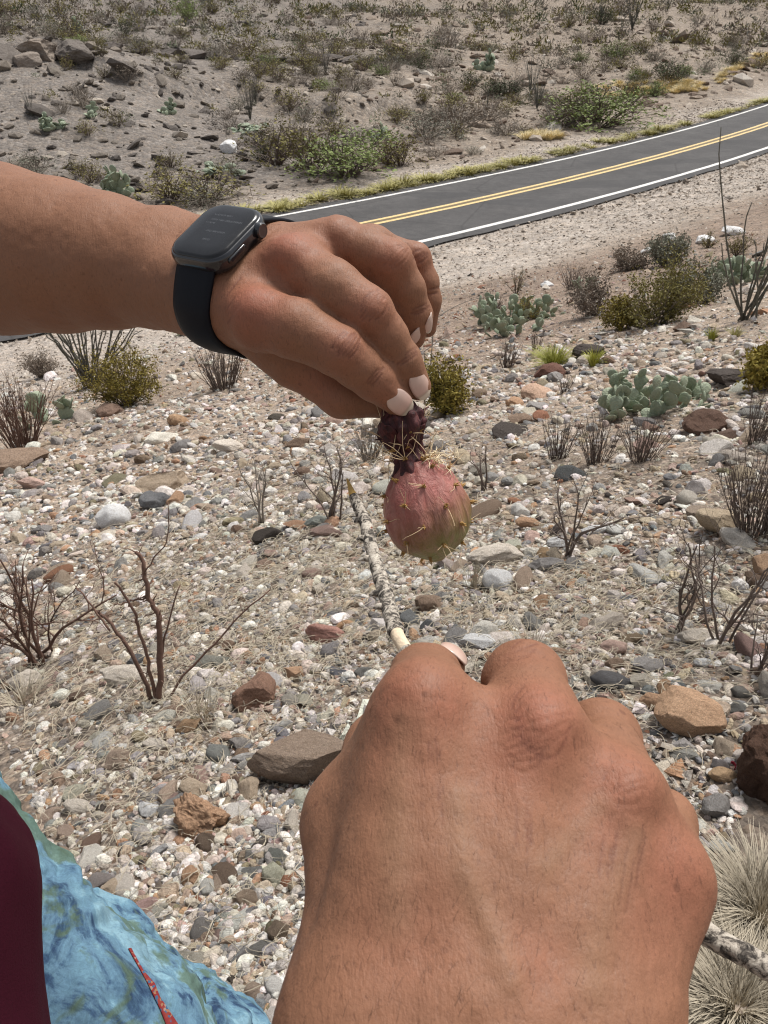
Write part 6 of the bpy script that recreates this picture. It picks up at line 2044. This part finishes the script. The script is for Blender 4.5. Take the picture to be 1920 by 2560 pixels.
# ================================================================ clothes at the lower left
def cloth_sdf(prims, k):
    def f(P):
        d = None
        for (a, r1), (b, r2) in prims:
            e = d_cone(P, a, r1, b, r2); d = e if d is None else smin(d, e, k)
        return d
    return f
w2c = np.linalg.inv(MC)
def to_cam(Wp): return np.asarray(Wp) @ w2c[:3, :3].T + w2c[:3, 3]
gz = float(ground(-0.3, 0.15))
def drop(j, r_end):
    w = c2w(j[0]); return (to_cam(np.array([w[0], w[1], gz + r_end * 0.2])), r_end)
A0, A1 = J(-470, 2010, 0.66, 330), J(157, 2774, 0.60, 350)
B0, B1 = J(122, 2550, 0.755, 285), J(430, 2830, 0.72, 290)
def folds(P, s=1.0):
    q = P @ np.array([[0.80, 0.35, 0.1], [-0.5, 0.85, 0.1], [0.1, 0.1, 1.0]])
    a = fbm(q * np.array([22, 7, 22]) * s + 1.5 * vnoise(P * 14)[:, None], 3)
    b = np.abs(vnoise(q * np.array([55, 18, 55]) * s + 2.2))
    return 0.0075 * a + 0.004 * (0.5 - b)
def skirt_f(P):
    a = d_cone(P, A0[0], A0[1], A1[0], A1[1])
    b = d_cone(P, B0[0], B0[1], B1[0], B1[1])
    for j in (A1, B1):
        e = drop(j, 0.11); q = d_cone(P, j[0], j[1], e[0], e[1])
        if j is A1: a = smin(a, q, 0.05)
        else: b = smin(b, q, 0.05)
    return np.minimum(a, b)
jj = [A0, A1, B0, B1, drop(A1, 0.11), drop(B1, 0.11)]
lo, hi = bbox(jj, 0.02)
V_, Q_ = build_sdf(skirt_f, folds, lo, hi, 0.009, 2)
c0 = cp(200, 2500, 0.6)
def skirt_mat():
    t = NT('blue_swirl_print')
    v = t.coord('Object')
    mp = t.n('Mapping'); mp.inputs['Rotation'].default_value = (0, 0, math.radians(35)); mp.inputs['Scale'].default_value = (1.0, 0.42, 1.0); t.l(v, mp.inputs[0])
    n = t.noise(mp.outputs[0], 10, 7, 0.62, 2.6); n2_ = t.noise(mp.outputs[0], 30, 6, 0.72, 2.0); n3_ = t.noise(v, 8, 5, 0.62, 1.2); w = t.noise(v, 900, 2)
    c = t.ramp(n, [(0.38, (0.028, 0.05, 0.10)), (0.42, (0.06, 0.105, 0.17)), (0.45, (0.13, 0.21, 0.28)), (0.53, (0.17, 0.28, 0.345)), (0.57, (0.26, 0.385, 0.44))])
    c = t.mix(t.ramp(n2_, [(0.45, 0.0), (0.62, 0.6)]), c, (0.15, 0.25, 0.32))
    c = t.mix(t.ramp(n2_, [(0.33, 0.6), (0.44, 0.0)]), c, (0.05, 0.085, 0.15))
    c = t.mix(t.ramp(n3_, [(0.51, 0.0), (0.56, 0.75)]), c, (0.11, 0.145, 0.075))
    fine = t.noise(mp.outputs[0], 170, 4, 0.7, 1.5)
    c = t.mix(0.55, c, t.ramp(fine, [(0.3, 0.62), (0.7, 1.35)]), 'MULTIPLY')
    c = t.mix(1.0, c, (0.74, 0.83, 0.88), 'MULTIPLY')
    c = t.mix(0.35, c, t.ramp(w, [(0.3, 0.8), (0.7, 1.15)]), 'MULTIPLY')
    return t.out(c, 0.9, t.bump(w, 0.25, 0.0006), 0.15)
skirt = thing('skirt', 'blue and green swirl-print skirt draped over bent legs', 'skirt', mw=MCAM @ Matrix.Translation(Vector(c0)))
put('skirt_cloth', mesh_np('skirt_cloth', V_ - c0, [Q_], True), skirt_mat(), skirt)
# patterned trim along the overlap
def skirt_fine(P): return skirt_f(P) - folds(P)
rows = [(322, 2372, 3), (340, 2402, 6), (358, 2432, 8), (376, 2462, 12), (394, 2496, 15), (412, 2530, 20), (432, 2572, 26), (455, 2620, 30)]
gp = []
for k, (x, y, w) in enumerate(rows):
    gp += [(x - 0.5 * w + w * q + (2.5 * math.sin(3.1 * k) if q < 0.5 else 4.0 * math.sin(2.3 * k + 1)), y - 0.25 * w * q) for q in (0, 0.25, 0.5, 0.75, 1.0)]
pts = trace_many(skirt_fine, gp, 0.2, 1.4)
V_ = pts - np.array([unit(p) for p in pts]) * 0.0006; nn = len(rows)
Q_ = np.array([[r * 5 + c, r * 5 + c + 1, r * 5 + c + 6, r * 5 + c + 5] for r in range(nn - 1) for c in range(4)])
def trim_mat():
    t = NT('woven_trim'); v = t.coord('Object'); vo = t.voro(v, 520); sp = t.n('SeparateColor'); t.l(vo.outputs['Color'], sp.inputs[0])
    c = t.ramp(sp.outputs[0], [(0.0, (0.20, 0.03, 0.03)), (0.55, (0.22, 0.045, 0.035)), (0.72, (0.05, 0.10, 0.18)), (0.85, (0.27, 0.14, 0.08)), (0.95, (0.27, 0.2, 0.17))], 'CONSTANT')
    return t.out(c, 0.9, None, 0.1)
o = put('trim', mesh_np('trim', V_ - c0, [Q_], True), trim_mat(), skirt)
md = o.modifiers.new('thickness', 'SOLIDIFY'); md.thickness = 0.0008
# maroon garment
m0, m1 = J(-238, 2262, 0.47, 282), J(-170, 2900, 0.45, 300)
m2 = J(-620, 2500, 0.50, 380)
def shirt_f(P):
    a = d_cone(P, m0[0], m0[1], m1[0], m1[1]); b = d_cone(P, m0[0], m0[1], m2[0], m2[1])
    return smin(a, b, 0.03)
def shirt_folds(P): return 0.004 * fbm(P * np.array([26, 9, 26]), 3)
lo, hi = bbox([m0, m1, m2], 0.02)
V_, Q_ = build_sdf(shirt_f, shirt_folds, lo, hi, 0.009, 1)
c0 = cp(0, 2350, 0.46)
put('blouse', mesh_np('blouse', V_ - c0, [Q_], True), simple('maroon_cloth', (0.055, 0.006, 0.016), 0.9, 0.3, 700, 0.3, 0.15), mw=MCAM @ Matrix.Translation(Vector(c0)), label='plain dark maroon garment hanging over the blue skirt', cat='garment')
